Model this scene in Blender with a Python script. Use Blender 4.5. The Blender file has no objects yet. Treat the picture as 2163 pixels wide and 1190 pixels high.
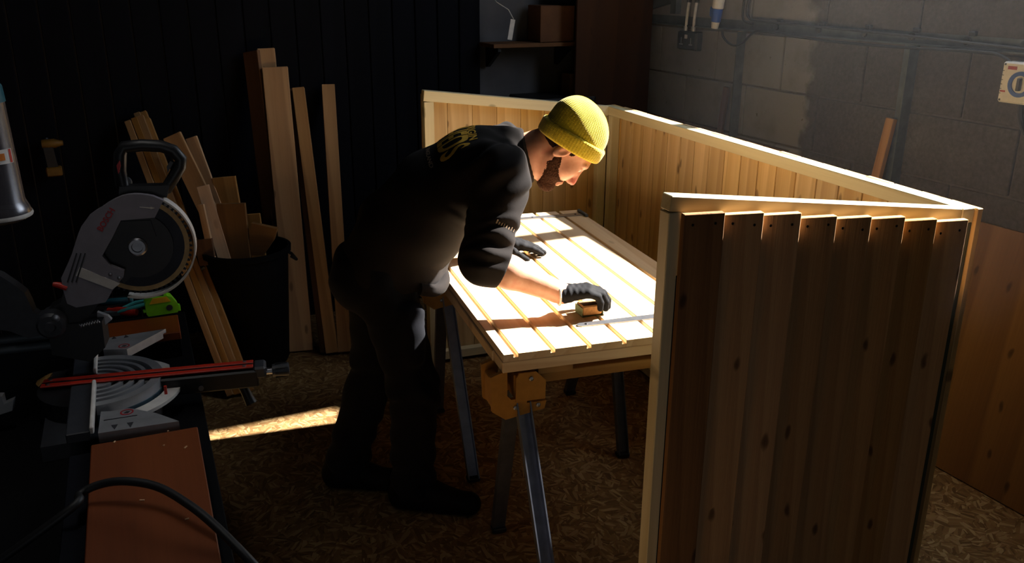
import bpy, bmesh, math, random
import numpy as np
from math import sin, cos, pi, radians, sqrt, atan2
from mathutils import Vector, Matrix

random.seed(7)
SC = bpy.context.scene
COL = SC.collection

# ------------------------------------------------------------------ camera
F_PX, PITCH, ROLL, CAM_H = 1864.38, 0.3326, 0.0059, 1.8516
FWD = Vector((0, cos(PITCH), -sin(PITCH)))
UP0 = Vector((0, sin(PITCH), cos(PITCH)))
RT0 = Vector((1, 0, 0))
RT = RT0 * cos(ROLL) + UP0 * sin(ROLL)
UP = UP0 * cos(ROLL) - RT0 * sin(ROLL)
CAM = Vector((0, 0, CAM_H))
cd = bpy.data.cameras.new('camera')
cam = bpy.data.objects.new('camera', cd)
COL.objects.link(cam)
cd.sensor_width = 36.0
cd.lens = F_PX / 2163 * 36.0
cd.clip_start = 0.05
cam.matrix_world = Matrix(((RT.x, UP.x, -FWD.x, 0), (RT.y, UP.y, -FWD.y, 0), (RT.z, UP.z, -FWD.z, CAM_H), (0, 0, 0, 1)))
SC.camera = cam

# ------------------------------------------------------------------ world, sun, window daylight, added fill, exposure
SC.view_settings.view_transform = 'Standard'
SC.view_settings.look = 'None'
SC.view_settings.gamma = 1.0
SC.view_settings.use_curve_mapping = False
SC.view_settings.exposure = 0.0
SC.cycles.max_bounces = 6; SC.cycles.diffuse_bounces = 3; SC.cycles.glossy_bounces = 3; SC.cycles.volume_bounces = 0
SC.cycles.use_adaptive_sampling = True; SC.cycles.adaptive_threshold = 0.03
SC.cycles.caustics_reflective = False; SC.cycles.caustics_refractive = False
w = bpy.data.worlds.new('world'); SC.world = w; w.use_nodes = True
w.node_tree.nodes['Background'].inputs[0].default_value = (0.55, 0.7, 1.0, 1)
w.node_tree.nodes['Background'].inputs[1].default_value = 0.6
SUN_PHI, SUN_T = radians(26.5), 0.84
SUN_DIR = Vector((cos(SUN_PHI), sin(SUN_PHI), SUN_T)).normalized()
sd = bpy.data.lights.new('sun', 'SUN'); sd.energy = 36.0; sd.angle = 0.022; sd.color = (1.0, 0.95, 0.88)
so = bpy.data.objects.new('sun', sd); COL.objects.link(so)
so.rotation_euler = SUN_DIR.to_track_quat('Z', 'Y').to_euler()

# room frame: corner of back and right wall, RA runs left along the back wall, RB runs nearer along the right wall
K = Vector((0.712, 5.655, 0)); RA = Vector((-0.899, -0.438, 0)).normalized(); RB = Vector((0.438, -0.899, 0)).normalized()
def WR(b, z, off=0.0): return K + RB * b + RA * off + Vector((0, 0, z))
def WB(a, z, off=0.0): return K + RA * a + RB * off + Vector((0, 0, z))
ROOM_A, ROOM_B, ROOM_H = 4.6, 7.6, 3.5
WIN_B0, WIN_B1, WIN_Z0, WIN_Z1 = 1.15, 3.45, 1.83, 3.12

def area_light(name, loc, direction, sx, sy, power, color):
    l = bpy.data.lights.new(name, 'AREA'); l.shape = 'RECTANGLE'; l.size = sx; l.size_y = sy; l.energy = power; l.color = color
    o = bpy.data.objects.new(name, l); COL.objects.link(o)
    o.location = loc; o.rotation_euler = Vector(direction).to_track_quat('-Z', 'Z').to_euler()
    return o
area_light('window_daylight', WR((WIN_B0 + WIN_B1) / 2, (WIN_Z0 + WIN_Z1) / 2, 0.02), RA + Vector((0, 0, -0.25)), WIN_B1 - WIN_B0, WIN_Z1 - WIN_Z0, 30.0, (0.85, 0.92, 1.0))
area_light('added_near_fill', K + RA * 3.95 + RB * (ROOM_B - 0.06) + Vector((0, 0, 1.15)), -RB, 1.1, 2.0, 6.5, (0.92, 0.95, 1.0))  # fill light added at the near wall; there is no doorway behind it

# ------------------------------------------------------------------ pixel helpers (frame 2163 x 1190)
def ray(u, v): return RT * ((u - 1081.5) / F_PX) + UP * ((595 - v) / F_PX) + FWD
def at_z(u, v, z):
    d = ray(u, v); return CAM + d * ((z - CAM_H) / d.z)
def at_y(u, v, y):
    d = ray(u, v); return CAM + d * (y / d.y)
def at_plane(u, v, p, n):
    d = ray(u, v); return CAM + d * ((Vector(p) - CAM).dot(n) / d.dot(n))

# ------------------------------------------------------------------ objects
WM = {}
def link(o, parent=None, M=None):
    M = M or Matrix.Identity(4)
    COL.objects.link(o)
    o.matrix_basis = M
    WM[o.name] = M
    if parent is not None:
        o.parent = parent
        o.matrix_parent_inverse = WM[parent.name].inverted()
    return o
def tag(o, label=None, cat=None, group=None, kind=None):
    if label: o['label'] = label
    if cat: o['category'] = cat
    if group: o['group'] = group
    if kind: o['kind'] = kind
    return o
def thing(name, loc, label, cat, group=None):
    o = bpy.data.objects.new(name, None); o.empty_display_size = 0.1
    link(o, None, Matrix.Translation(Vector(loc)))
    return tag(o, label, cat, group)
def group_part(name, parent, loc):
    o = bpy.data.objects.new(name, None); o.empty_display_size = 0.05
    return link(o, parent, Matrix.Translation(Vector(loc)))

class MB:
    def __init__(s): s.v = []; s.f = []
    def add(s, vs, fs):
        n = len(s.v); s.v += [tuple(x) for x in vs]; s.f += [tuple(i + n for i in f) for f in fs]; return s
    def box(s, c, size, ax=None, b=0.0):
        """box centre c, full size, axes ax = (X, Y, Z) vectors; b = chamfer"""
        c = Vector(c); ax = ax or (Vector((1, 0, 0)), Vector((0, 1, 0)), Vector((0, 0, 1)))
        h = [k / 2 for k in size]
        def P(x, y, z): return c + ax[0] * x + ax[1] * y + ax[2] * z
        if b <= 0:
            vs = [P(sx * h[0], sy * h[1], sz * h[2]) for sx in (-1, 1) for sy in (-1, 1) for sz in (-1, 1)]
            return s.add(vs, [(0, 1, 3, 2), (4, 6, 7, 5), (0, 4, 5, 1), (2, 3, 7, 6), (0, 2, 6, 4), (1, 5, 7, 3)])
        vs = []; idx = {}
        for sx in (-1, 1):
            for sy in (-1, 1):
                for sz in (-1, 1):
                    for k in range(3):
                        q = [sx * h[0], sy * h[1], sz * h[2]]
                        for m in range(3):
                            if m != k: q[m] -= b * (1 if q[m] > 0 else -1)
                        idx[(sx, sy, sz, k)] = len(vs); vs.append(P(*q))
        fs = []
        S = (-1, 1)
        for k in range(3):
            o1, o2 = [m for m in range(3) if m != k]
            for sg in S:
                loop = []
                for a, d in ((-1, -1), (1, -1), (1, 1), (-1, 1)):
                    t = [0, 0, 0]; t[k] = sg; t[o1] = a; t[o2] = d
                    loop.append(idx[(t[0], t[1], t[2], k)])
                fs.append(tuple(loop))
        for k in range(3):
            o1, o2 = [m for m in range(3) if m != k]
            for a in S:
                for d in S:
                    t0 = [0, 0, 0]; t1 = [0, 0, 0]
                    t0[k] = -1; t1[k] = 1
                    for t in (t0, t1): t[o1] = a; t[o2] = d
                    fs.append((idx[(*t0, o1)], idx[(*t1, o1)], idx[(*t1, o2)], idx[(*t0, o2)]))
        for sx in S:
            for sy in S:
                for sz in S: fs.append(tuple(idx[(sx, sy, sz, k)] for k in range(3)))
        return s.add(vs, fs)
    def tube(s, pts, r, n=10, closed=False, caps=True):
        pts = [Vector(p) for p in pts]; m = len(pts)
        rs = r if isinstance(r, (list, tuple)) else [r] * m
        up = None; rings = []
        for i, p in enumerate(pts):
            a = pts[(i - 1) % m] if (closed or i > 0) else p
            b = pts[(i + 1) % m] if (closed or i < m - 1) else p
            t = (b - a).normalized()
            if up is None:
                up = Vector((0, 0, 1)) if abs(t.z) < 0.9 else Vector((1, 0, 0))
            x = up.cross(t).normalized(); y = t.cross(x); up = y
            rings.append([p + (x * cos(2 * pi * k / n) + y * sin(2 * pi * k / n)) * rs[i] for k in range(n)])
        vs = [q for rg in rings for q in rg]; fs = []
        for i in range(m if closed else m - 1):
            j = (i + 1) % m
            for k in range(n):
                l = (k + 1) % n
                fs.append((i * n + k, i * n + l, j * n + l, j * n + k))
        if caps and not closed:
            fs.append(tuple(reversed(range(n)))); fs.append(tuple((m - 1) * n + k for k in range(n)))
        return s.add(vs, fs)
    def cyl(s, p, q, r, n=16, r2=None): return s.tube([p, q], [r, r if r2 is None else r2], n)
    def lathe_arc(s, base, prof, x, y, t0, t1, n=32):
        vs = [Vector(base) + ZV * h + (x * cos(t0 + (t1 - t0) * k / n) + y * sin(t0 + (t1 - t0) * k / n)) * max(r, 1e-5) for r, h in prof for k in range(n + 1)]
        m = n + 1
        return s.add(vs, [(i * m + k, i * m + k + 1, (i + 1) * m + k + 1, (i + 1) * m + k) for i in range(len(prof) - 1) for k in range(n)])
    def lathe(s, base, axis, prof, n=24, x=None):
        """prof = [(radius, height)] around axis from base"""
        axis = Vector(axis).normalized(); x = Vector(x) if x is not None else (Vector((1, 0, 0)) if abs(axis.x) < 0.9 else Vector((0, 1, 0)))
        x = (x - axis * x.dot(axis)).normalized(); y = axis.cross(x)
        vs = [Vector(base) + axis * h + (x * cos(2 * pi * k / n) + y * sin(2 * pi * k / n)) * max(r, 1e-5) for r, h in prof for k in range(n)]
        fs = []
        for i in range(len(prof) - 1):
            for k in range(n):
                l = (k + 1) % n
                fs.append((i * n + k, i * n + l, (i + 1) * n + l, (i + 1) * n + k))
        return s.add(vs, fs)
    def prism(s, poly, normal, t):
        """polygon of 3D points extruded by t along normal"""
        poly = [Vector(p) for p in poly]; nrm = Vector(normal).normalized() * t; n = len(poly)
        vs = poly + [p + nrm for p in poly]
        fs = [tuple(reversed(range(n))), tuple(range(n, 2 * n))] + [(k, (k + 1) % n, n + (k + 1) % n, n + k) for k in range(n)]
        return s.add(vs, fs)
    def ring_prism(s, outer, inner, normal, t):
        n = len(outer); nrm = Vector(normal).normalized() * t
        o = [Vector(p) for p in outer]; i = [Vector(p) for p in inner]
        vs = o + i + [p + nrm for p in o] + [p + nrm for p in i]; fs = []
        for k in range(n):
            l = (k + 1) % n
            fs += [(k, n + k, n + l, l), (2 * n + k, 2 * n + l, 3 * n + l, 3 * n + k), (k, l, 2 * n + l, 2 * n + k), (n + k, 3 * n + k, 3 * n + l, n + l)]
        return s.add(vs, fs)
    def mesh(s, name, mat, smooth=False, center=None):
        me = bpy.data.meshes.new(name)
        c = Vector(center) if center is not None else Vector((0, 0, 0))
        me.from_pydata([tuple(Vector(v) - c) for v in s.v], [], s.f)
        bm = bmesh.new(); bm.from_mesh(me); bmesh.ops.recalc_face_normals(bm, faces=bm.faces); bm.to_mesh(me); bm.free()
        if mat: me.materials.append(mat)
        if smooth:
            me.polygons.foreach_set('use_smooth', [True] * len(me.polygons))
            try: me.set_sharp_from_angle(angle=radians(40))
            except Exception: pass
        return me
    def build(s, name, mat, parent=None, smooth=False):
        vs = np.array([tuple(v) for v in s.v]); c = Vector(((vs.min(0) + vs.max(0)) / 2).tolist())
        if parent is None: c.z = float(vs[:, 2].min())
        me = s.mesh(name, mat, smooth, c)
        o = bpy.data.objects.new(name, me)
        return link(o, parent, Matrix.Translation(c))

BOARD_CACHE = {}
def board(name, p0, p1, wdir, width, thick, mat, parent=None, b=0.002):
    """a board whose length runs p0 -> p1 (local X), width along wdir (local Y); alike boards share a mesh"""
    p0 = Vector(p0); p1 = Vector(p1); L = (p1 - p0).length
    key = (round(L, 2), round(width, 3), round(thick, 3), mat.name, round(b, 4))
    me = BOARD_CACHE.get(key)
    if me is None:
        me = MB().box((0, 0, 0), (key[0] if L > 0.3 else L, width, thick), None, b).mesh('board', mat); BOARD_CACHE[key] = me
    x = (p1 - p0).normalized(); y = Vector(wdir); y = (y - x * y.dot(x)).normalized(); z = x.cross(y)
    c = (p0 + p1) / 2
    M = Matrix(((x.x, y.x, z.x, c.x), (x.y, y.y, z.y, c.y), (x.z, y.z, z.z, c.z), (0, 0, 0, 1)))
    o = bpy.data.objects.new(name, me)
    return link(o, parent, M)

# ------------------------------------------------------------------ materials
def s2l(c): return tuple(((x / 255) / 12.92 if x / 255 <= 0.04045 else ((x / 255 + 0.055) / 1.055) ** 2.4) for x in c)
class NT:
    def __init__(s, name):
        s.m = bpy.data.materials.new(name); s.m.use_nodes = True; s.t = s.m.node_tree
        s.p = s.t.nodes['Principled BSDF']
    def n(s, typ, **kw):
        k = s.t.nodes.new(typ)
        for a, b in kw.items(): setattr(k, a, b)
        return k
    def l(s, a, b): s.t.links.new(a, b)
    def mapping(s, vec, scale=(1, 1, 1), rot=(0, 0, 0), loc=(0, 0, 0)):
        m = s.n('ShaderNodeMapping'); m.inputs['Scale'].default_value = scale; m.inputs['Rotation'].default_value = rot; m.inputs['Location'].default_value = loc
        s.l(vec, m.inputs['Vector']); return m.outputs[0]
    def noise(s, vec, scale=5, detail=4, rough=0.55, dist=0):
        k = s.n('ShaderNodeTexNoise'); k.inputs['Scale'].default_value = scale; k.inputs['Detail'].default_value = detail
        k.inputs['Roughness'].default_value = rough; k.inputs['Distortion'].default_value = dist
        s.l(vec, k.inputs['Vector']); return k
    def ramp(s, fac, stops):
        r = s.n('ShaderNodeValToRGB'); e = r.color_ramp.elements
        while len(e) < len(stops): e.new(0.5)
        for k, (p, c) in enumerate(stops): e[k].position = p; e[k].color = (*c[:3], 1)
        s.l(fac, r.inputs[0]); return r.outputs[0]
    def mix(s, fac, a, b, mode='MIX'):
        m = s.n('ShaderNodeMixRGB', blend_type=mode)
        for i, x in enumerate((fac, a, b)):
            if isinstance(x, (int, float)): m.inputs[i].default_value = x
            elif isinstance(x, tuple): m.inputs[i].default_value = (*x[:3], 1)
            else: s.l(x, m.inputs[i])
        return m.outputs[0]
    def math(s, op, a, b=0.0, c=None):
        m = s.n('ShaderNodeMath', operation=op)
        for i, x in enumerate((a, b) if c is None else (a, b, c)):
            if isinstance(x, (int, float)): m.inputs[i].default_value = x
            else: s.l(x, m.inputs[i])
        return m.outputs[0]
    def bump(s, h, strength=0.2, dist=0.01):
        b = s.n('ShaderNodeBump'); b.inputs['Strength'].default_value = strength; b.inputs['Distance'].default_value = dist
        s.l(h, b.inputs['Height']); s.l(b.outputs[0], s.p.inputs['Normal'])

def plain(name, rgb, rough=0.5, metal=0.0, var=0.12, scale=40, bump=0.0, coords='Object', spec=0.5):
    """a plain colour with faint mottling"""
    t = NT(name); c = s2l(rgb)
    tc = t.n('ShaderNodeTexCoord'); n = t.noise(tc.outputs[coords], scale, 3)
    col = t.ramp(n.outputs[0], [(0.3, tuple(x * (1 - var) for x in c)), (0.7, tuple(min(1, x * (1 + var)) for x in c))])
    t.p.inputs['Specular IOR Level'].default_value = spec
    t.l(col, t.p.inputs['Base Color']); t.p.inputs['Roughness'].default_value = rough; t.p.inputs['Metallic'].default_value = metal
    if bump: t.bump(n.outputs[0], bump, 0.003)
    return t.m

def wood(name, light, mid, dark, rough=0.6, knots=0.5, ring=9.0, var=0.25, bump=0.12, wav=3.0, spec=0.35):
    t = NT(name); tc = t.n('ShaderNodeTexCoord'); oi = t.n('ShaderNodeObjectInfo')
    rnd = oi.outputs['Random']
    cv = t.n('ShaderNodeCombineXYZ')
    t.l(t.math('MULTIPLY', rnd, 37.0), cv.inputs[0]); t.l(t.math('MULTIPLY', rnd, 11.3), cv.inputs[1]); t.l(t.math('MULTIPLY', rnd, 23.7), cv.inputs[2])
    va = t.n('ShaderNodeVectorMath', operation='ADD'); t.l(tc.outputs['Object'], va.inputs[0]); t.l(cv.outputs[0], va.inputs[1])
    vec = va.outputs[0]
    # growth rings: bands across the board, bent by a long low noise into cathedrals
    wv = t.n('ShaderNodeTexWave', wave_type='BANDS', bands_direction='DIAGONAL', wave_profile='SAW')
    wv.inputs['Scale'].default_value = ring; wv.inputs['Distortion'].default_value = wav; wv.inputs['Detail'].default_value = 2.0
    wv.inputs['Detail Scale'].default_value = 1.2
    t.l(t.mapping(vec, (0.05, 1.0, 1.0)), wv.inputs['Vector'])
    fib = t.noise(t.mapping(vec, (3.0, 120.0, 120.0)), 1.0, 3, 0.6)
    blot = t.noise(t.mapping(vec, (1.2, 6.0, 6.0)), 1.0, 3, 0.5)
    L, M, D = s2l(light), s2l(mid), s2l(dark)
    c1 = t.ramp(wv.outputs[1], [(0.0, L), (0.55, M), (0.88, tuple((a * .62 + b * .38) for a, b in zip(M, D))), (1.0, L)])
    c2 = t.mix(0.22, c1, t.ramp(fib.outputs[0], [(0.3, D), (0.7, L)]))
    c3 = t.mix(0.3, c2, t.ramp(blot.outputs[0], [(0.3, M), (0.7, L)]))
    # knots
    vo = t.n('ShaderNodeTexVoronoi', feature='F1', voronoi_dimensions='2D'); vo.inputs['Scale'].default_value = 1.0; vo.inputs['Randomness'].default_value = 1.0
    kw = t.noise(vec, 9.0, 2); ka = t.n('ShaderNodeVectorMath', operation='MULTIPLY_ADD'); t.l(kw.outputs['Color'], ka.inputs[0]); ka.inputs[1].default_value = (0.06, 0.03, 0.0); t.l(vec, ka.inputs[2])
    t.l(t.mapping(ka.outputs[0], (4.2, 10.0, 0.0)), vo.inputs['Vector'])
    kn = t.ramp(vo.outputs['Distance'], [(0.0, (1, 1, 1)), (0.06, (0.85,) * 3), (0.115, (0.0,) * 3)])
    ksel = t.n('ShaderNodeSeparateColor'); t.l(vo.outputs['Color'], ksel.inputs[0])
    kn = t.math('MULTIPLY', kn, t.math('GREATER_THAN', ksel.outputs[0], 0.55))
    c4 = t.mix(t.math('MULTIPLY', kn, knots), c3, tuple(x * 0.45 for x in D))
    hsv = t.n('ShaderNodeHueSaturation'); t.l(c4, hsv.inputs['Color'])
    t.l(t.math('MULTIPLY_ADD', rnd, 2 * var, 1 - var), hsv.inputs['Value'])
    r2 = t.math('FRACT', t.math('MULTIPLY', rnd, 7.77))
    t.l(t.math('MULTIPLY_ADD', r2, 0.2, 0.9), hsv.inputs['Saturation'])
    t.p.inputs['Specular IOR Level'].default_value = spec
    t.l(hsv.outputs[0], t.p.inputs['Base Color']); t.p.inputs['Roughness'].default_value = rough
    t.bump(t.math('ADD', fib.outputs[0], t.math('MULTIPLY', wv.outputs[1], 0.3)), bump, 0.002)
    return t.m

M = {}
M['door_wood'] = wood('door_wood', (240, 216, 180), (230, 198, 154), (192, 146, 100), 0.5, 0.3, 8, 0.05)
M['panel_wood'] = wood('panel_wood', (222, 190, 134), (200, 162, 104), (152, 112, 64), 0.55, 0.8, 8, 0.14)
M['rough_wood'] = wood('rough_wood', (196, 154, 106), (182, 138, 92), (136, 98, 62), 0.9, 0.95, 11, 0.30, 0.6, 2.0)
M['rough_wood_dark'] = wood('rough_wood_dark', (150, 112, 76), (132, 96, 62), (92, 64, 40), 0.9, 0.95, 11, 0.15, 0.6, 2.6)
M['trim_wood'] = wood('trim_wood', (228, 218, 182), (214, 200, 158), (178, 160, 116), 0.55, 0.6, 5, 0.05)
M['green_wood'] = wood('green_wood', (84, 88, 66), (68, 72, 54), (48, 50, 36), 0.8, 0.5, 5, 0.05)
M['plank_wood'] = wood('plank_wood', (200, 156, 104), (176, 130, 82), (126, 88, 52), 0.6, 0.7, 7, 0.12)
M['batten_wood'] = wood('batten_wood', (190, 146, 92), (164, 120, 70), (112, 76, 42), 0.65, 0.3, 7, 0.12)
M['pale_wood'] = wood('pale_wood', (212, 176, 140), (196, 156, 118), (150, 112, 80), 0.6, 0.3, 6, 0.05)
M['old_wood'] = wood('old_wood', (120, 84, 54), (98, 66, 42), (64, 42, 26), 0.8, 0.5, 6, 0.12)
M['horse_wood'] = wood('horse_wood', (190, 152, 102), (166, 124, 76), (116, 82, 48), 0.65, 0.3, 5, 0.08)
M['brown_ply'] = wood('brown_ply', (128, 70, 40), (112, 58, 32), (84, 42, 24), 0.5, 0.12, 2.0, 0.05)
M['ply'] = wood('ply', (140, 102, 58), (120, 84, 46), (84, 56, 28), 0.75, 0.8, 4.0, 0.04)

def osb():
    t = NT('osb'); tc = t.n('ShaderNodeTexCoord'); v = tc.outputs['Object']
    def layer(scale, off, long_, wide):
        sel = t.n('ShaderNodeTexVoronoi'); sel.inputs['Scale'].default_value = scale; t.l(t.mapping(v, loc=(off, off * 0.7, 0)), sel.inputs['Vector'])
        sp = t.n('ShaderNodeSeparateColor'); t.l(sel.outputs['Color'], sp.inputs[0])
        vr = t.n('ShaderNodeVectorRotate', rotation_type='Z_AXIS'); t.l(v, vr.inputs['Vector']); t.l(t.math('MULTIPLY', sp.outputs[0], 3.14), vr.inputs['Angle'])
        vo = t.n('ShaderNodeTexVoronoi'); vo.inputs['Scale'].default_value = 1.0; t.l(t.mapping(vr.outputs[0], (long_, wide, 1)), vo.inputs['Vector'])
        s2 = t.n('ShaderNodeSeparateColor'); t.l(vo.outputs['Color'], s2.inputs[0]); return s2.outputs[0], sp.outputs[1]
    l1, k1 = layer(17.0, 0.0, 14, 75); l2, k2 = layer(26.0, 3.3, 20, 110)
    m2 = t.mix(t.math('GREATER_THAN', k2, 0.55), l1, l2)
    fib = t.noise(v, 160, 3)
    base = t.ramp(m2, [(0.0, s2l((104, 76, 44))), (0.3, s2l((126, 96, 58))), (0.65, s2l((142, 110, 70))), (1.0, s2l((178, 150, 106)))])
    c = t.mix(0.3, base, fib.outputs['Color'], 'SOFT_LIGHT')
    dirt = t.noise(v, 2.2, 5)
    c = t.mix(t.ramp(dirt.outputs[0], [(0.45, (0, 0, 0)), (0.75, (0.55,) * 3)]), c, s2l((96, 64, 34)))
    t.l(c, t.p.inputs['Base Color']); t.p.inputs['Roughness'].default_value = 0.85; t.p.inputs['Specular IOR Level'].default_value = 0.15
    t.bump(m2, 0.25, 0.002)
    return t.m
M['osb'] = osb()

def block_paint():
    """concrete block, limewashed on the far part of the wall; the paint ends in a ragged edge"""
    t = NT('block_paint'); g = t.n('ShaderNodeNewGeometry')
    d = t.n('ShaderNodeVectorMath', operation='DOT_PRODUCT'); t.l(g.outputs['Position'], d.inputs[0]); d.inputs[1].default_value = tuple(RB)
    b = t.math('SUBTRACT', d.outputs['Value'], RB.dot(K))
    sep = t.n('ShaderNodeSeparateXYZ'); t.l(g.outputs['Position'], sep.inputs[0])
    n1 = t.noise(g.outputs['Position'], 5.5, 5, 0.6); n2 = t.noise(g.outputs['Position'], 60, 4, 0.65); n3 = t.noise(g.outputs['Position'], 1.8, 4)
    edge = t.math('ADD', b, t.math('MULTIPLY', t.math('SUBTRACT', n1.outputs[0], 0.5), 0.28))
    paint = t.ramp(edge, [(0.0, (1, 1, 1)), (0.385, (1, 1, 1)), (0.40, (0, 0, 0))])
    sc = t.math('MULTIPLY', edge, 0.25)
    t.t.links.remove(t.t.links[-1]) if False else None
    r = t.n('ShaderNodeMapRange'); t.l(edge, r.inputs[0]); r.inputs[1].default_value = 1.54; r.inputs[2].default_value = 1.59; r.inputs[3].default_value = 1.0; r.inputs[4].default_value = 0.0
    bare = t.mix(t.ramp(n3.outputs[0], [(0.35, (0,) * 3), (0.65, (1,) * 3)]), s2l((84, 79, 76)), s2l((68, 61, 56)))
    bare = t.mix(0.5, bare, t.ramp(n2.outputs[0], [(0.3, (0.25,) * 3), (0.7, (0.75,) * 3)]), 'OVERLAY')
    white = t.mix(t.ramp(n1.outputs[0], [(0.5, (0,) * 3), (0.8, (0.8,) * 3)]), s2l((136, 133, 136)), s2l((112, 108, 108)))
    flake = t.ramp(t.noise(g.outputs['Position'], 26, 5, 0.7).outputs[0], [(0.66, (0,) * 3), (0.72, (1,) * 3)])
    white = t.mix(flake, white, s2l((88, 78, 70)))
    c = t.mix(r.outputs[0], bare, white)
    t.l(c, t.p.inputs['Base Color']); t.p.inputs['Roughness'].default_value = 0.9
    t.bump(n2.outputs[0], 0.35, 0.004)
    return t.m
M['block'] = block_paint()
M['mortar'] = plain('mortar', (84, 78, 74), 0.95, 0, 0.2, 30, 0.3)
M['render'] = plain('render', (84, 84, 88), 0.95, 0, 0.15, 6, 0.2)
M['black_board'] = wood('black_board', (17, 18, 24), (14, 15, 20), (9, 10, 14), 0.8, 0.1, 5, 0.15, spec=0.08)
M['dark_wall'] = plain('dark_wall', (22, 22, 25), 0.9, 0, 0.2, 8)
M['ceiling'] = plain('ceiling', (44, 42, 40), 0.9, 0, 0.15, 6)
M['steel'] = plain('steel', (150, 152, 158), 0.38, 0.9, 0.15, 30)
M['galv'] = plain('galv', (120, 124, 138), 0.45, 0.85, 0.2, 18)
M['dull_steel'] = plain('dull_steel', (84, 92, 98), 0.6, 0.4, 0.25, 14, 0.1)
M['black_plastic'] = plain('black_plastic', (20, 21, 24), 0.45, 0, 0.2, 60)
M['black_rubber'] = plain('black_rubber', (22, 22, 24), 0.55, 0, 0.2, 60)
M['dark_grey'] = plain('dark_grey', (46, 48, 54), 0.5, 0, 0.2, 60)
M['alu'] = plain('alu', (176, 178, 182), 0.42, 0.65, 0.12, 24, 0.1)
M['guard_grey'] = plain('guard_grey', (128, 124, 132), 0.5, 0.2, 0.08, 30)
M['pale_grey'] = plain('pale_grey', (206, 202, 196), 0.6, 0, 0.1, 40)
M['red'] = plain('red', (190, 44, 26), 0.45, 0, 0.12, 50)
M['logo_red'] = plain('logo_red', (160, 30, 34), 0.5, 0, 0.05, 50)
M['blade'] = plain('blade', (34, 36, 42), 0.45, 0.6, 0.2, 20)
M['tooth'] = plain('tooth', (170, 140, 92), 0.5, 0.3, 0.15, 60)
M['teal_steel'] = plain('teal_steel', (70, 92, 104), 0.45, 0.4, 0.12, 20)
M['green'] = plain('green', (122, 206, 30), 0.4, 0, 0.08, 50)
M['yellow'] = plain('yellow', (226, 176, 32), 0.45, 0, 0.1, 50)
M['teal'] = plain('teal', (70, 176, 178), 0.45, 0, 0.1, 50)
M['teal_dark'] = plain('teal_dark', (26, 86, 100), 0.45, 0, 0.1, 50)
M['white'] = plain('white', (222, 218, 212), 0.55, 0, 0.06, 50)
M['blue'] = plain('blue', (40, 84, 170), 0.4, 0, 0.1, 50)
M['orange'] = plain('orange', (214, 120, 36), 0.5, 0, 0.1, 50)
M['bracket'] = plain('bracket', (176, 124, 48), 0.5, 0, 0.12, 30)
M['sandpaper'] = plain('sandpaper', (120, 132, 92), 0.9, 0, 0.25, 300, 0.3)
M['cork'] = plain('cork', (190, 138, 84), 0.85, 0, 0.2, 120, 0.2)
M['sawdust'] = plain('sawdust', (206, 160, 92), 0.95, 0, 0.25, 120, 0.4)
M['screw'] = plain('screw', (60, 58, 58), 0.4, 0.8, 0.1, 50)
M['drill_yellow'] = plain('drill_yellow', (120, 84, 20), 0.5, 0, 0.15, 40)
M['dark_board'] = wood('dark_board', (66, 40, 22), (54, 32, 18), (36, 20, 11), 0.85, 0.4, 4, 0.05)
M['flat_black'] = plain('flat_black', (10, 10, 12), 0.8, 0, 0.3, 30, spec=0.1)  # plain matt black: bin, bench base, and the sheet shading the board joints
M['cardboard'] = plain('cardboard', (96, 62, 36), 0.85, 0, 0.15, 12)
M['ink'] = plain('ink', (44, 44, 48), 0.6, 0, 0.05, 50)

def fabric(name, rgb, var=0.2, fine=500, rough=0.92, sheen=0.02):
    t = NT(name); tc = t.n('ShaderNodeTexCoord'); c = s2l(rgb)
    n = t.noise(tc.outputs['Object'], fine, 2); n2 = t.noise(tc.outputs['Object'], 9, 4)
    m = t.math('MULTIPLY_ADD', n2.outputs[0], 0.6, t.math('MULTIPLY', n.outputs[0], 0.4))
    t.l(t.ramp(m, [(0.3, tuple(x * (1 - var) for x in c)), (0.7, tuple(min(1, x * (1 + var)) for x in c))]), t.p.inputs['Base Color'])
    t.p.inputs['Roughness'].default_value = rough; t.p.inputs['Specular IOR Level'].default_value = 0.15
    if 'Sheen Weight' in t.p.inputs: t.p.inputs['Sheen Weight'].default_value = sheen; t.p.inputs['Sheen Roughness'].default_value = 0.5
    t.bump(n.outputs[0], 0.25, 0.0015)
    return t.m
M['sweat'] = fabric('sweat', (29, 25, 24))
M['trousers'] = fabric('trousers', (15, 16, 22), 0.25)
M['glove'] = fabric('glove', (23, 23, 26), 0.2, 300, 0.78, 0.0)
M['print'] = plain('print', (252, 192, 66), 0.8, 0, 0.15, 80)
M['print_faint'] = plain('print_faint', (130, 110, 88), 0.85, 0, 0.15, 80)
M['boot'] = plain('boot', (10, 9, 9), 0.7, 0, 0.2, 30, spec=0.15)

# ------------------------------------------------------------------ the room
mb = MB(); ctr = K + RA * (ROOM_A / 2) + RB * (ROOM_B / 2)
mb.box(ctr + Vector((0, 0, -0.05)), (ROOM_A + 0.6, ROOM_B + 0.6, 0.1), (RA, RB, Vector((0, 0, 1))))
fl = mb.build('floor', M['osb']); tag(fl, 'worn strand board workshop floor', None, None, 'structure')
mb = MB(); mb.box(ctr + Vector((0, 0, ROOM_H + 0.05)), (ROOM_A + 0.6, ROOM_B + 0.6, 0.1), (RA, RB, Vector((0, 0, 1))))
tag(mb.build('ceiling', M['ceiling']), 'plain dark workshop ceiling above', None, None, 'structure')
ZV = Vector((0, 0, 1))
def wall_slab(mb, o, ax, b0, b1, z0, z1, n, t, off):
    """slab along ax from b0 to b1, thickness t behind the face (towards -n)"""
    mb.box(o + ax * (b0 + b1) / 2 + ZV * (z0 + z1) / 2 + n * (off - t / 2), (b1 - b0, t, z1 - z0), (ax, n, ZV))
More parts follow.
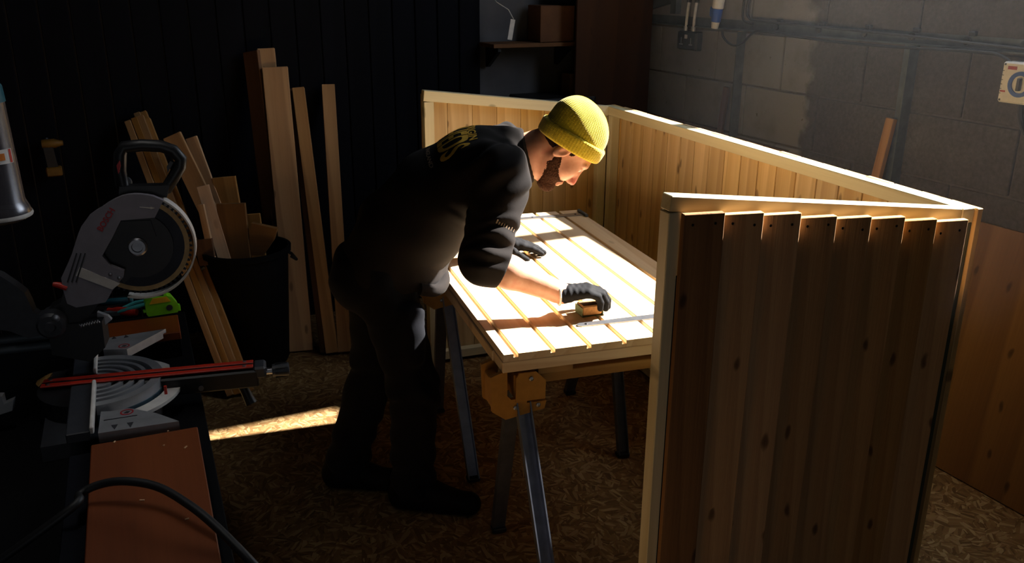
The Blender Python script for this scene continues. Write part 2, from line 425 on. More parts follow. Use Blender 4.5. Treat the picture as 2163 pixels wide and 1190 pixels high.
# right wall: slab with the window opening, then the blocks
mb = MB()
wall_slab(mb, K, RB, -0.3, ROOM_B + 0.3, 0, WIN_Z0, RA, 0.2, -0.008)
wall_slab(mb, K, RB, -0.3, ROOM_B + 0.3, WIN_Z1, ROOM_H, RA, 0.2, -0.008)
wall_slab(mb, K, RB, -0.3, WIN_B0, WIN_Z0, WIN_Z1, RA, 0.2, -0.008)
wall_slab(mb, K, RB, WIN_B1, ROOM_B + 0.3, WIN_Z0, WIN_Z1, RA, 0.2, -0.008)
wr = mb.build('wall_right', M['mortar']); tag(wr, 'concrete block wall, limewashed on its far part', None, None, 'structure')
BL, BH = 0.512, 0.26
blk = {}
def block(b0, b1, z0, z1):
    L = round(b1 - b0 - 0.010, 3); H = round(z1 - z0 - 0.010, 3)
    if L < 0.03: return
    me = blk.get((L, H))
    if me is None: me = MB().box((0, 0, 0), (L, 0.016, H), None, 0.003).mesh('block', M['block']); blk[(L, H)] = me
    o = bpy.data.objects.new('block', me); j = random.uniform(-0.002, 0.002)
    c = WR((b0 + b1) / 2, (z0 + z1) / 2, -0.004 + j); y = RA; x = RB
    link(o, wr, Matrix(((x.x, y.x, 0, c.x), (x.y, y.y, 0, c.y), (0, 0, 1, c.z), (0, 0, 0, 1))))
for r in range(7):
    z0 = 0.03 + BH * r; z1 = min(z0 + BH, WIN_Z0 - 0.002)
    j0 = 0.354 if r % 2 == 1 else 0.61
    b = j0 - BL * 2
    while b < 3.6:
        a0, a1 = max(b, 0.02), b + BL
        if a1 > 0.06: block(a0, a1, z0, z1)
        b += BL
# back wall: black painted vertical boards on the left, bare render on the right
mb = MB(); wall_slab(mb, K, RA, -0.3, ROOM_A + 0.3, 0, ROOM_H, RB, 0.2, -0.022)
wb = mb.build('wall_back', M['render']); tag(wb, 'back wall of black painted vertical boards', None, None, 'structure')
a = 1.002
while a < ROOM_A:
    board('board', WB(a + 0.065, 0.0, -0.010), WB(a + 0.065, ROOM_H, -0.010), RA, 0.124, 0.022, M['black_board'], wb, 0.003)
    a += 0.131
mb = MB(); wall_slab(mb, K + RA * ROOM_A, RB, -0.3, ROOM_B + 0.3, 0, ROOM_H, -RA, 0.2, 0)
tag(mb.build('wall_left', M['dark_wall']), 'dark left wall of the workshop', None, None, 'structure')
mb = MB(); wall_slab(mb, K + RB * ROOM_B, RA, -0.3, ROOM_A + 0.3, 0, ROOM_H, -RB, 0.2, 0)
tag(mb.build('wall_front', M['dark_wall']), 'dark wall behind the viewer', None, None, 'structure')
# window in the right wall: frame, mullion, panes
mb = MB(); fw = 0.05
for (b0, b1, z0, z1) in ((WIN_B0, WIN_B1, WIN_Z0, WIN_Z0 + 0.02), (WIN_B0, WIN_B1, WIN_Z1 - fw, WIN_Z1), (WIN_B0, WIN_B0 + 0.03, WIN_Z0 + 0.02, WIN_Z1 - fw), (WIN_B1 - fw, WIN_B1, WIN_Z0 + 0.02, WIN_Z1 - fw)):
    wall_slab(mb, K, RB, b0, b1, z0, z1, RA, 0.06, -0.08)
wn = mb.build('window_1', M['white']); tag(wn, 'high window in the block wall', None, None, 'structure')
mb = MB(); wall_slab(mb, K, RB, 1.61, 1.74, WIN_Z0 + 0.02, WIN_Z1 - fw, RA, 0.06, -0.08); mb.build('mullion', M['white'], wn)
def glass():
    t = NT('window_glass'); nt = t.t
    tr = t.n('ShaderNodeBsdfTransparent'); gl = t.n('ShaderNodeBsdfGlossy'); gl.inputs['Roughness'].default_value = 0.02
    mx = t.n('ShaderNodeMixShader'); mx.inputs[0].default_value = 0.06
    t.l(tr.outputs[0], mx.inputs[1]); t.l(gl.outputs[0], mx.inputs[2]); t.l(mx.outputs[0], nt.nodes['Material Output'].inputs['Surface'])
    return t.m
M['glass'] = glass()
for b0, b1 in ((WIN_B0 + 0.03, 1.61), (1.74, WIN_B1 - fw)):
    mb = MB(); wall_slab(mb, K, RB, b0, b1, WIN_Z0 + 0.02, WIN_Z1 - fw, RA, 0.004, -0.10); mb.build('pane', M['glass'], wn)

# ------------------------------------------------------------------ the door on its trestles
DYAW, DO, DZ = 0.3071, Vector((-0.0293, 2.2879, 0)), 0.84
DXV = Vector((cos(DYAW), sin(DYAW), 0)); DYV = Vector((-sin(DYAW), cos(DYAW), 0))
def D(x, y, z): return DO + DXV * x + DYV * y + Vector((0, 0, z))
def to_door(p): q = Vector(p) - DO; return q.dot(DXV), q.dot(DYV)
DL, A0, SP = 1.48, 0.0438, 0.112
door = thing('shed_door', D(0.41, DL / 2, 0.775), 'pale wooden ledged door of grooved boards lying flat on trestles', 'door')
def tg_board(x0, x1, tongue):
    """tongue and groove board, profile in X/Z, run along Y"""
    g = 0.0068
    prof = [(x0 + g, -0.022), (x1 - g if not tongue else x1 + 0.006, -0.022), (x1 - g if not tongue else x1 + 0.006, -0.011), (x1 - g, -0.011), (x1 - g, -0.0015), (x1 - g - 0.0015, 0), (x0 + g + 0.0015, 0), (x0 + g, -0.0015)]
    c = (x0 + x1) / 2
    # local frame: X along the board
    me = bpy.data.meshes.new('board')
    vs = [(-DL / 2, -(x - c), z) for x, z in prof] + [(DL / 2, -(x - c), z) for x, z in prof]
    n = len(prof)
    fs = [tuple(range(n)), tuple(reversed(range(n, 2 * n)))] + [(k, n + k, n + (k + 1) % n, (k + 1) % n) for k in range(n)]
    me.from_pydata(vs, [], fs)
    bm = bmesh.new(); bm.from_mesh(me); bmesh.ops.recalc_face_normals(bm, faces=bm.faces); bm.to_mesh(me); bm.free()
    me.materials.append(M['door_wood'])
    cc = D(c, DL / 2, DZ); x, y = DYV, -DXV
    o = bpy.data.objects.new('board', me)
    link(o, door, Matrix(((x.x, y.x, 0, cc.x), (x.y, y.y, 0, cc.y), (0, 0, 1, cc.z), (0, 0, 0, 1))))
edges = [0.0] + [A0 + k * SP for k in range(7)] + [A0 + 7 * SP - 0.008]
for k in range(8): tg_board(edges[k], edges[k + 1], k < 7)
DWID = edges[-1]
for y in (0.045, 0.74, DL - 0.045):
    board('ledge', D(0.004, y, DZ - 0.0405), D(DWID - 0.004, y, DZ - 0.0405), DYV, 0.088, 0.034, M['door_wood'], door)
for x in (0.02, DWID - 0.02):
    for y0, y1 in ((0.092, 0.693), (0.787, DL - 0.092)):
        board('ledge', D(x, y0, DZ - 0.0405), D(x, y1, DZ - 0.0405), DXV, 0.038, 0.034, M['door_wood'], door)
def strap(y, x0, x1, barrel):
    z = DZ + 0.0006
    p = [D(x0, y - 0.006, z), D(x0 + 0.012, y - 0.013, z), D(x1, y - 0.021, z), D(x1, y + 0.021, z), D(x0 + 0.012, y + 0.013, z), D(x0, y + 0.006, z)]
    h = MB().prism(p, ZV, 0.003).build('strap_hinge', M['steel'], door)
    h['label'] = 'thin grey steel strap hinge'
    for k in range(3):
        x = x0 + 0.03 + (x1 - x0 - 0.06) * k / 2
        MB().lathe(D(x, y + (0.004 if k == 1 else 0), z + 0.003), ZV, [(0.0052, 0), (0.0052, 0.0008), (0.0035, 0.002), (0, 0.0022)], 10).build('screw', M['screw'], h, True)
    if barrel: MB().cyl(D(x1 + 0.006, y - 0.05, z + 0.006), D(x1 + 0.006, y + 0.05, z + 0.006), 0.0075, 12).build('hinge_barrel', M['dull_steel'], h, True)
x0, y0 = to_door(at_z(1222, 692, DZ)); strap(y0 + 0.012, x0, DWID, True)
x1, y1 = to_door(at_z(1220, 449, DZ)); strap(DL - 0.085, x1 - 0.46, min(x1 + 0.02, DWID - 0.02), True)

def trestle(y, label, xa=-0.03, xb=0.86):
    top = DZ - 0.0585
    t = thing('trestle', D((xa + xb) / 2, y, 0), label, 'trestle', 'trestles under the door')
    board('beam', D(xa + 0.14, y, top - 0.045), D(xb - 0.14, y, top - 0.045), ZV, 0.032, 0.05, M['horse_wood'], t)
    board('packer', D(xa + 0.15, y, top - 0.016), D(xa + 0.26, y, top - 0.016), DYV, 0.07, 0.026, M['horse_wood'], t)
    board('packer', D(xb - 0.36, y + 0.01, top - 0.016), D(xb - 0.16, y + 0.01, top - 0.016), DYV, 0.05, 0.026, M['horse_wood'], t)
    for sg, xe in ((1, xa), (-1, xb)):
        def q(x, z, yy): return D(xe + sg * x, y + yy, top + z)
        out = [(0.0, -0.01), (0.03, 0.0), (0.05, 0.0), (0.05, -0.075), (0.062, -0.088), (0.11, -0.088), (0.11, -0.105), (0.17, -0.105), (0.165, -0.13), (0.045, -0.15), (0.005, -0.12)]
        br = group_part('jaw', t, q(0.09, -0.08, 0))
        for yy in (-0.055, 0.04):
            MB().prism([q(a_, b_, yy) for a_, b_ in out], DYV, 0.014).build('cheek_plate', M['bracket'], br)
            oc = [(0.085, -0.005), (0.135, -0.005), (0.165, -0.035), (0.165, -0.095), (0.075, -0.095), (0.075, -0.02)]
            MB().prism([q(a_, b_, yy - (0.006 if yy < 0 else -0.014)) for a_, b_ in oc], DYV, 0.006).build('clamp_plate', M['bracket'], br)
        MB().box(q(0.11, -0.055, 0), (0.07, 0.08, 0.075), (DXV, DYV, ZV), 0.003).build('jaw_block', M['bracket'], br)
        MB().box(q(0.022, -0.07, -0.005), (0.03, 0.08, 0.09), (DXV, DYV, ZV), 0.003).build('jaw_block', M['bracket'], br)
        for bx, bz in ((0.075, -0.115), (0.145, -0.115), (0.12, -0.025)):
            MB().lathe(q(bx, bz, -0.055 if bz < -0.05 else -0.062), -DYV, [(0.007, 0), (0.007, 0.003), (0.004, 0.005), (0, 0.005)], 8).build('bolt', M['steel'], br, True)
        for sy in (-1, 1):
            a_ = q(0.10, -0.10, sy * 0.03); b_ = D(xe + sg * 0.13, y + sy * 0.30, 0.0)
            d_ = (b_ - a_).normalized(); side = DXV; nrm = d_.cross(side).normalized()
            lg = MB()
            lg.box((a_ + b_) / 2, (0.044, 0.004, (b_ - a_).length), (side, nrm, d_))
            for k in (-1, 1): lg.box((a_ + b_) / 2 + side * k * 0.02 + nrm * sy * -0.012, (0.004, 0.024, (b_ - a_).length - 0.02), (side, nrm, d_))
            L = lg.build('leg', M['galv'], t)
            MB().box(b_ + ZV * 0.008 + d_ * -0.004, (0.05, 0.04, 0.016), (DXV, DYV, ZV), 0.003).build('foot', M['black_rubber'], L)
    return t
trestle(0.06, 'folding trestle with galvanised legs under the near end of the door')
trestle(1.0, 'folding trestle with steel legs under the far end of the door, behind the trousers')

# ------------------------------------------------------------------ the three shed walls
SYAW, SO = 0.368, Vector((0.374, 2.044, 0))
SXV = Vector((cos(SYAW), sin(SYAW), 0)); SYV = Vector((-sin(SYAW), cos(SYAW), 0))
def S(x, y, z): return SO + SXV * x + SYV * y + Vector((0, 0, z))
SW, SL, HH, HL = 0.938, 2.207, 1.3622, 1.25
def top_at(x): return HH + (HL - HH) * x / SW
shed = thing('shed_walls', S(SW / 2, SL / 2, 0), 'three new larch shed walls joined in a U around the door', 'shed')
NB = 8; BW = 0.1130
# near wall: seen from outside, lapped boards
fp = group_part('near_wall', shed, S(SW / 2, 0, 0)); fp['label'] = 'near wall of dark rough lapped boards'
board('top_rail', S(0.0, 0.022, HH - 0.019), S(SW, 0.022, HL - 0.019), SYV, 0.044, 0.038, M['trim_wood'], fp, 0.002)
board('post', S(0.019, 0.022, 0.0), S(0.019, 0.022, HH - 0.042), SXV, 0.038, 0.044, M['trim_wood'], fp)
board('post', S(SW - 0.02, 0.022, 0.0), S(SW - 0.02, 0.022, HL - 0.042), SXV, 0.038, 0.044, M['green_wood'], fp)
for z in (0.04, 0.62): board('rail', S(0.04, 0.022, z), S(SW - 0.04, 0.022, z), ZV, 0.044, 0.042, M['trim_wood'], fp)
tilt = radians(8)
MB().box(S(0.48, -0.0022, 0.58), (0.90, 0.0014, 1.16), (SXV, SYV, ZV)).build('joint_shade_sheet', M['flat_black'], fp)  # black sheet added behind the boards, stands in for shade in the joints
for k in range(NB):
    xc = 0.022 + (k + 0.5) * BW
    zt = top_at(xc) - 0.030 + random.uniform(-0.004, 0.004)
    wd = SXV * cos(tilt) - SYV * sin(tilt)
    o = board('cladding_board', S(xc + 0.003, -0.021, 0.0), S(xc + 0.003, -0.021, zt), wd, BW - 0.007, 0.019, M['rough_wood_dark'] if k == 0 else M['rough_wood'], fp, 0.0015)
    for dx in (-0.028, 0.03):
        MB().lathe(S(xc + dx, -0.0307 - dx * 0.14, zt - 0.028 + random.uniform(-0.006, 0.006)), -SYV, [(0.0036, 0), (0.0036, 0.0009), (0, 0.0009)], 8).build('nail', M['screw'], o)
# right wall: seen from inside
rp = group_part('long_wall', shed, S(SW, SL / 2, 0)); rp['label'] = 'long low wall seen from its inner face'
board('top_rail', S(SW + 0.022, 0.0, HL - 0.021), S(SW + 0.022, SL, HL - 0.021), SXV, 0.044, 0.042, M['trim_wood'], rp)
for y in (0.02, SL - 0.066): board('post', S(SW + 0.022, y, 0.0), S(SW + 0.022, y, HL - 0.045), SYV, 0.04, 0.044, M['trim_wood'] if y > 1 else M['green_wood'], rp)
for z in (0.04, 0.55): board('rail', S(SW + 0.022, 0.042, z), S(SW + 0.022, SL - 0.09, z), ZV, 0.044, 0.042, M['trim_wood'], rp)
n = 20
for k in range(n):
    yc = -0.012 + (k + 0.5) * (SL + 0.03) / n
    zt = HL - 0.001 + random.uniform(-0.003, 0.003)
    board('cladding_board', S(SW + 0.056, yc, 0.0), S(SW + 0.056, yc, zt), SYV + SXV * 0.03, (SL + 0.03) / n - 0.0015, 0.019, M['panel_wood'], rp, 0.0015)
# far wall: seen from inside
bp = group_part('far_wall', shed, S(SW / 2, SL, 0)); bp['label'] = 'far wall with pale sloping top rail'
board('top_rail', S(-0.002, SL - 0.022, HH - 0.024), S(SW + 0.004, SL - 0.022, HL - 0.024), ZV, 0.048, 0.044, M['trim_wood'], bp)
for x in (0.022, SW - 0.024): board('post', S(x, SL - 0.022, 0.0), S(x, SL - 0.022, top_at(x) - 0.05), SXV, 0.046, 0.044, M['trim_wood'], bp)
for z in (0.04, 0.55): board('rail', S(0.046, SL - 0.022, z), S(SW - 0.05, SL - 0.022, z), ZV, 0.044, 0.042, M['trim_wood'], bp)
for k in range(NB):
    xc = (k + 0.5) * (SW + 0.045) / NB
    board('cladding_board', S(xc, SL + 0.012, 0.0), S(xc, SL + 0.012, min(top_at(xc), HH) - 0.012 + random.uniform(-0.003, 0.003)), SXV, (SW + 0.045) / NB - 0.0015, 0.019, M['panel_wood'], bp, 0.0015)

# ------------------------------------------------------------------ planks leaning on the back wall
def lean(name, base_px, top_px, width, thick, mat, label, cat='plank', group='planks leaning on the back wall', off=0.03, roll=0.0, lift=0.0):
    """a plank standing on the floor at base_px with its top against the back wall at top_px"""
    p0 = at_z(base_px[0], base_px[1], 0.0)
    p1 = at_plane(top_px[0], top_px[1], K + RB * off, RB)
    d = (p1 - p0).normalized(); wd = (RA * -1); wd = (wd - d * wd.dot(d)).normalized()
    if roll: wd = (Matrix.Rotation(roll, 3, d) @ wd)
    n_ = d.cross(wd)
    p0 = p0 + ZV * (thick / 2 * abs(n_.z) + width / 2 * abs(wd.z) + 0.002)
    o = board(name, p0, p1, wd, width, thick, mat, None, 0.002)
    return tag(o, label, cat, group)
lean('plank', (605, 739), (531, 108), 0.095, 0.022, M['old_wood'], 'tall dark plank, leftmost behind the widest upright plank', off=0.07, roll=-0.9)
lean('plank', (625, 738), (562, 103), 0.085, 0.03, M['plank_wood'], 'tallest plank with a pale top, just behind the widest upright plank', off=0.085, roll=-0.25)
lean('plank', (626, 741), (569, 147), 0.118, 0.022, M['plank_wood'], 'wide plank stacked directly behind the widest front plank', off=0.115, roll=-0.3)
lean('plank', (636, 743), (581, 143), 0.125, 0.034, M['plank_wood'], 'widest upright plank at the front, right of the black bin', off=0.15, roll=-0.25)
lean('plank', (689, 747), (620, 188), 0.06, 0.022, M['old_wood'], 'thin dark plank stacked behind the narrow leaning plank', off=0.04, roll=-0.3)
lean('plank', (702, 750), (630, 186), 0.062, 0.034, M['plank_wood'], 'narrow plank leaning left, second from the man', off=0.08, roll=-0.3)
lean('plank', (728, 747), (693, 180), 0.068, 0.032, M['plank_wood'], 'narrow near vertical plank closest to the man', off=0.05, roll=-0.2)
# bundle of thin battens
bt = [((488, 842), (270, 256)), ((503, 838), (284, 250)), ((517, 836), (297, 246)), ((531, 831), (311, 252)), ((508, 828), (290, 240)), ((524, 824), (303, 237))]
for k, (b_, t_) in enumerate(bt):
    lean('batten', b_, t_, 0.030, 0.024, M['batten_wood'], ['leftmost thin batten of the slanting bundle behind the mitre saw', 'second thin batten from the left in the slanting bundle', 'third thin batten from the left in the slanting bundle', 'rightmost thin batten of the slanting bundle beside the black bin', 'thin batten at the back of the slanting bundle, on the left', 'tallest thin batten at the back of the slanting bundle'][k], 'batten', 'battens in the slanting bundle', off=0.05 + (0.03 if k < 4 else 0.0), roll=-0.35)

# black bin with offcuts
BC = Vector((-1.30, 4.12, 0))
bin_ = thing('bin', BC, 'round black plastic bin full of wooden offcuts', 'bin')
MB().lathe(BC, ZV, [(0, 0.001), (0.157, 0.001), (0.166, 0.02), (0.200, 0.57), (0.214, 0.575), (0.216, 0.60), (0.200, 0.602), (0.192, 0.58), (0.155, 0.03), (0, 0.03)], 40).build('body', M['flat_black'], bin_, True)
for sg in (-1, 1):
    c = BC + RA * sg * 0.205 + ZV * 0.54
    MB().tube([c + RB * 0.05, c + RB * 0.05 + RA * sg * 0.025 - ZV * 0.02, c - RB * 0.05 + RA * sg * 0.025 - ZV * 0.02, c - RB * 0.05], 0.008, 8).build('handle', M['black_plastic'], bin_, True)
def offcut(p0, p1, y0, y1, width, thick, mat, label, roll=0.0):
    a_ = at_y(*p0, y0); b_ = at_y(*p1, y1); d = (b_ - a_).normalized(); wd = RT - d * RT.dot(d); wd.normalize()
    if roll: wd = Matrix.Rotation(roll, 3, d) @ wd
    tag(board('offcut', a_, b_, wd, width, thick, mat, None, 0.0015), label, 'offcut', 'offcuts in the black bin')
offcut((452, 470), (363, 285), 4.11, 4.19, 0.088, 0.02, M['plank_wood'], 'wide offcut leaning far left in the bin, highest of the offcuts')
offcut((470, 470), (404, 290), 4.17, 4.25, 0.055, 0.018, M['pale_wood'], 'palest offcut, behind the wide one leaning left in the bin')
offcut((478, 560), (428, 392), 4.03, 4.07, 0.058, 0.022, M['pale_wood'], 'slender offcut slanting in the middle of the bin', 0.3)
offcut((452, 560), (424, 432), 3.99, 4.02, 0.03, 0.018, M['pale_wood'], 'thin short strip slanting at the left of the bin')
offcut((505, 560), (473, 374), 4.17, 4.21, 0.112, 0.02, M['plank_wood'], 'broad offcut standing at the back of the bin')
offcut((505, 580), (488, 430), 4.05, 4.07, 0.135, 0.022, M['ply'], 'broadest short offcut standing at the front of the bin')
offcut((548, 560), (532, 452), 4.19, 4.21, 0.08, 0.018, M['batten_wood'], 'low offcut standing behind the triangular one in the bin')
offcut((440, 560), (430, 505), 3.99, 4.00, 0.08, 0.02, M['old_wood'], 'lowest dark offcut at the left edge of the bin')
mb = MB(); q = [at_y(u, v, 4.05) for u, v in ((522, 540), (531, 472), (585, 484), (578, 508), (556, 540))]
mb.prism(q, Vector((0.2, 1, 0.2)), 0.018); tag(mb.build('offcut', M['ply']), 'triangular offcut at the right edge of the bin', 'offcut', 'offcuts in the black bin')

# ------------------------------------------------------------------ saw bench on the left
BYAW = radians(23); E1 = Vector((cos(BYAW), sin(BYAW), 0)); E2 = Vector((-sin(BYAW), cos(BYAW), 0))
ZB = 0.96                                     # top of the bench boards
SA = radians(14.6); AX = Vector((cos(SA), sin(SA), 0)); AN = Vector((-sin(SA), cos(SA), 0))
TC = at_z(205, 803, 0.97); TC.z = 0.0         # turntable centre
def B_(e1, e2, z): return TC + E1 * e1 + E2 * e2 + Vector((0, 0, z))
def to_b(p): q = Vector(p) - TC; return q.dot(E1), q.dot(E2)
bench = thing('saw_bench', B_(0.0, 0.0, 0), 'dark timber saw bench with red brown board tops', 'workbench')
c0 = to_b(at_z(415, 897, ZB)); c1 = to_b(at_z(193, 922, ZB)); ce = to_b(at_z(470, 1190, ZB))
bx1 = (c0[0] + ce[0]) / 2; bx0 = c1[0]
o = board('top_board', B_((bx0 + bx1) / 2, -0.95, ZB - 0.011), B_((bx0 + bx1) / 2, c0[1] - 0.01, ZB - 0.011), E1, bx1 - bx0, 0.022, M['brown_ply'], bench, 0.002)
o['label'] = 'red brown board beside the saw'
f0 = to_b(at_z(215, 712, ZB)); f1 = to_b(at_z(378, 672, ZB))
board('top_board', B_((bx0 + bx1) / 2, 0.262, ZB - 0.011), B_((bx0 + bx1) / 2, f1[1] + 0.03, ZB - 0.011), E1, bx1 - bx0, 0.022, M['brown_ply'], bench, 0.002)
board('base_board', B_(-0.03, -0.95, 0.872), B_(-0.03, 0.62, 0.872), E1, 0.50, 0.03, M['flat_black'], bench)
for e in (bx0 - 0.022, bx1 - 0.022):
    for e20, e21 in ((-0.95, c0[1] - 0.02), (0.27, f1[1] + 0.02)):
        board('bearer', B_(e + 0.001, e20, 0.918), B_(e + 0.001, e21, 0.918), ZV, 0.062, 0.04, M['black_board'], bench)
board('apron', B_(bx1 - 0.03, -0.95, 0.80), B_(bx1 - 0.03, 0.62, 0.80), ZV, 0.11, 0.03, M['black_board'], bench)
board('apron', B_(-0.25, -0.95, 0.80), B_(-0.25, 0.62, 0.80), ZV, 0.11, 0.03, M['black_board'], bench)
for e1 in (-0.225, bx1 - 0.06):
    for e2 in (-0.6, 0.57): board('leg', B_(e1, e2, 0), B_(e1, e2, 0.855), E1, 0.06, 0.06, M['black_board'], bench)

# ------------------------------------------------------------------ mitre saw
saw = thing('mitre_saw', B_(0.0, 0.0, 0.887), 'sliding mitre saw with grey blade guard and red rail arm on the bench', 'mitre saw')
Z0 = 0.97
def zp(u, v, z=Z0): return at_z(u, v, z)
mb = MB(); rings = []
prof = [(0.0, 0.93), (0.0, Z0 - 0.002)]
for r0, r1 in ((0.0, 0.042), (0.053, 0.064), (0.075, 0.086), (0.097, 0.108), (0.119, 0.142)):
    prof += [(r0 + 0.0005, Z0 - 0.014), (r0 + 0.001, Z0), (r1 - 0.001, Z0), (r1, Z0 - 0.014)]
prof += [(0.142, Z0 - 0.02), (0.140, 0.91), (0.10, 0.90)]
MB().lathe_arc(TC, prof, E1, E2, -pi / 2, pi / 2, 40).build('turntable', M['alu'], saw, True)
MB().prism([TC + (E1 * cos(t) + E2 * sin(t)) * 0.125 + ZV * 0.9 for t in [pi / 2 + pi * k / 16 for k in range(17)]], ZV, Z0 - 0.906).build('rear_table', M['black_plastic'], saw)
MB().lathe_arc(TC, [(0.141, Z0 - 0.055), (0.1435, Z0 - 0.055), (0.1435, Z0 - 0.022), (0.141, Z0 - 0.022)], E1, E2, -pi / 2, pi / 2, 40).build('turntable_skirt', M['teal_steel'], saw, True)
sc_ = [(0.150, 0.180)]
arc = [radians(t) for t in range(-75, -10, 5)]
outer = [TC + (E1 * cos(t) + E2 * sin(t)) * 0.182 + ZV * (Z0 - 0.035) for t in arc]; inner = [TC + (E1 * cos(t) + E2 * sin(t)) * 0.150 + ZV * (Z0 - 0.035) for t in arc]
MB().prism(outer + inner[::-1], ZV, 0.008).build('angle_scale', M['pale_grey'], saw)
arc = [radians(t) for t in range(30, 80, 5)]
outer = [TC + (E1 * cos(t) + E2 * sin(t)) * 0.182 + ZV * (Z0 - 0.035) for t in arc]; inner = [TC + (E1 * cos(t) + E2 * sin(t)) * 0.150 + ZV * (Z0 - 0.035) for t in arc]
MB().prism(outer + inner[::-1], ZV, 0.008).build('angle_scale', M['pale_grey'], saw)
nw = MB().prism([zp(*p) for p in ((207, 916), (378, 890), (330, 873), (283, 864), (270, 863), (235, 869), (213, 870))], ZV, -0.022).build('table_wing', M['alu'], saw)
fwg = MB().prism([zp(*p) for p in ((218, 739), (268, 738), (350, 695), (222, 715))], ZV, -0.022).build('table_wing', M['alu'], saw)
for wg, tri, cir in ((nw, (((235, 899), (249, 897), (242, 908)), ((268, 894), (282, 892), (276, 903))), (268, 871)), (fwg, (((236, 717), (246, 715), (240, 711)), ((262, 714), (272, 712), (265, 708))), (262, 731))):
    for t in tri: MB().prism([zp(*p, Z0 + 0.0004) for p in t], ZV, 0.0005).build('printed_triangle', M['ink'], wg)
    cc = zp(*cir, Z0 + 0.0004); rr = 0.0135
    MB().ring_prism([cc + (E1 * cos(k * pi / 10) + E2 * sin(k * pi / 10)) * rr for k in range(20)], [cc + (E1 * cos(k * pi / 10) + E2 * sin(k * pi / 10)) * rr * 0.78 for k in range(20)], ZV, 0.0005).build('printed_ring', M['logo_red'], wg)
    MB().prism([cc + E1 * x + E2 * y for x, y in ((-0.006, -0.003), (0.002, -0.006), (0.007, 0.002), (-0.001, 0.004))], ZV, 0.0005).build('printed_mark', M['ink'], wg)
MB().prism([zp(*p, Z0 + 0.0004) for p in ((219, 888), (290, 877), (290, 878.2), (219, 889.4))], ZV, 0.0005).build('printed_line', M['ink'], nw)
# body of the base
MB().prism([B_(-0.11, -0.20, 0.888), B_(0.10, -0.20, 0.888), B_(0.13, -0.06, 0.888), B_(0.13, 0.06, 0.888), B_(0.10, 0.20, 0.888), B_(-0.11, 0.20, 0.888)], ZV, 0.035).build('base', M['dark_grey'], saw)
# fence halves
for e0, e1_ in ((-0.272, -0.03), (0.035, 0.262)):
    MB().box(B_(-0.004, (e0 + e1_) / 2, Z0 + 0.007), (0.008, abs(e1_ - e0), 0.016), (E1, E2, ZV), 0.002).build('fence', M['pale_grey'], saw)
    MB().box(B_(-0.03, (e0 + e1_) / 2, Z0 - 0.004), (0.045, abs(e1_ - e0), 0.022), (E1, E2, ZV), 0.002).build('fence_foot', M['dark_grey'], saw)
# arm with red strips and knob, runs along AX
def A_(s, n, z): return TC + AX * s + AN * n + Vector((0, 0, z))
AEND = (zp(535, 770) - A_(0, 0, Z0)).dot(AX)
MB().box(A_((AEND + 0.10) / 2 + 0.005, 0, Z0 - 0.026), (AEND - 0.09, 0.052, 0.044), (AX, AN, ZV), 0.004).build('arm', M['black_plastic'], saw)
for n_ in (-0.013, 0.013):
    MB().box(A_((AEND - 0.115) / 2, n_, Z0 + 0.0032), (AEND + 0.115, 0.016, 0.004), (AX, AN, ZV), 0.0012).build('kerf_strip', M['red'], saw)
MB().box(A_((AEND - 0.115) / 2, 0, Z0 + 0.0016), (AEND + 0.112, 0.0105, 0.003), (AX, AN, ZV)).build('kerf_slot', M['black_plastic'], saw)
for s_ in (-0.10, AEND - 0.02):
    for n_ in (-0.013, 0.013): MB().lathe(A_(s_, n_, Z0 + 0.0052), ZV, [(0.0045, 0), (0.0045, 0.001), (0, 0.002)], 8).build('screw', M['steel'], saw)
MB().box(A_(AEND + 0.014, 0, Z0 - 0.012), (0.03, 0.05, 0.03), (AX, AN, ZV), 0.005).build('arm_end', M['dark_grey'], saw)
MB().cyl(A_(AEND + 0.025, 0, Z0 - 0.02), A_(AEND + 0.05, 0, Z0 - 0.02), 0.008, 12).build('knob_stem', M['steel'], saw, True)
kb = MB(); kp = []
prof = [(0.006, 0), (0.016, 0.001), (0.0165, 0.008), (0.0185, 0.034), (0.0165, 0.04), (0, 0.041)]
kb.lathe(A_(AEND + 0.042, 0, Z0 - 0.02), AX, prof, 20); ko = kb.build('lock_knob', M['dark_grey'], saw, True)
for k in range(8):
    t = 2 * pi * k / 8; rd = AN * cos(t) + ZV * sin(t)
    MB().box(A_(AEND + 0.064, 0, Z0 - 0.02) + rd * 0.0178, (0.028, 0.004, 0.003), (AX, rd.cross(AX), rd)).build('grip_rib', M['black_plastic'], ko)
lv = MB(); lv.tube([A_(AEND - 0.03, 0.0, Z0 - 0.05), A_(AEND - 0.02, -0.005, Z0 - 0.075), A_(AEND - 0.012, -0.012, Z0 - 0.095)], [0.01, 0.012, 0.014], 10); lv.build('detent_lever', M['black_plastic'], saw, True)
MB().cyl(A_(AEND - 0.12, -0.027, Z0 - 0.034), A_(AEND - 0.12, -0.031, Z0 - 0.034), 0.006, 10).build('bolt', M['steel'], saw, True)
MB().box(A_(0.165, 0.055, Z0 - 0.022), (0.035, 0.028, 0.006), (AX, AN, ZV), 0.002).build('pointer', M['red'], saw)
MB().box(A_(0.152, -0.055, Z0 - 0.02), (0.006, 0.006, 0.026), (AX, AN, ZV)).build('pointer', M['red'], saw)
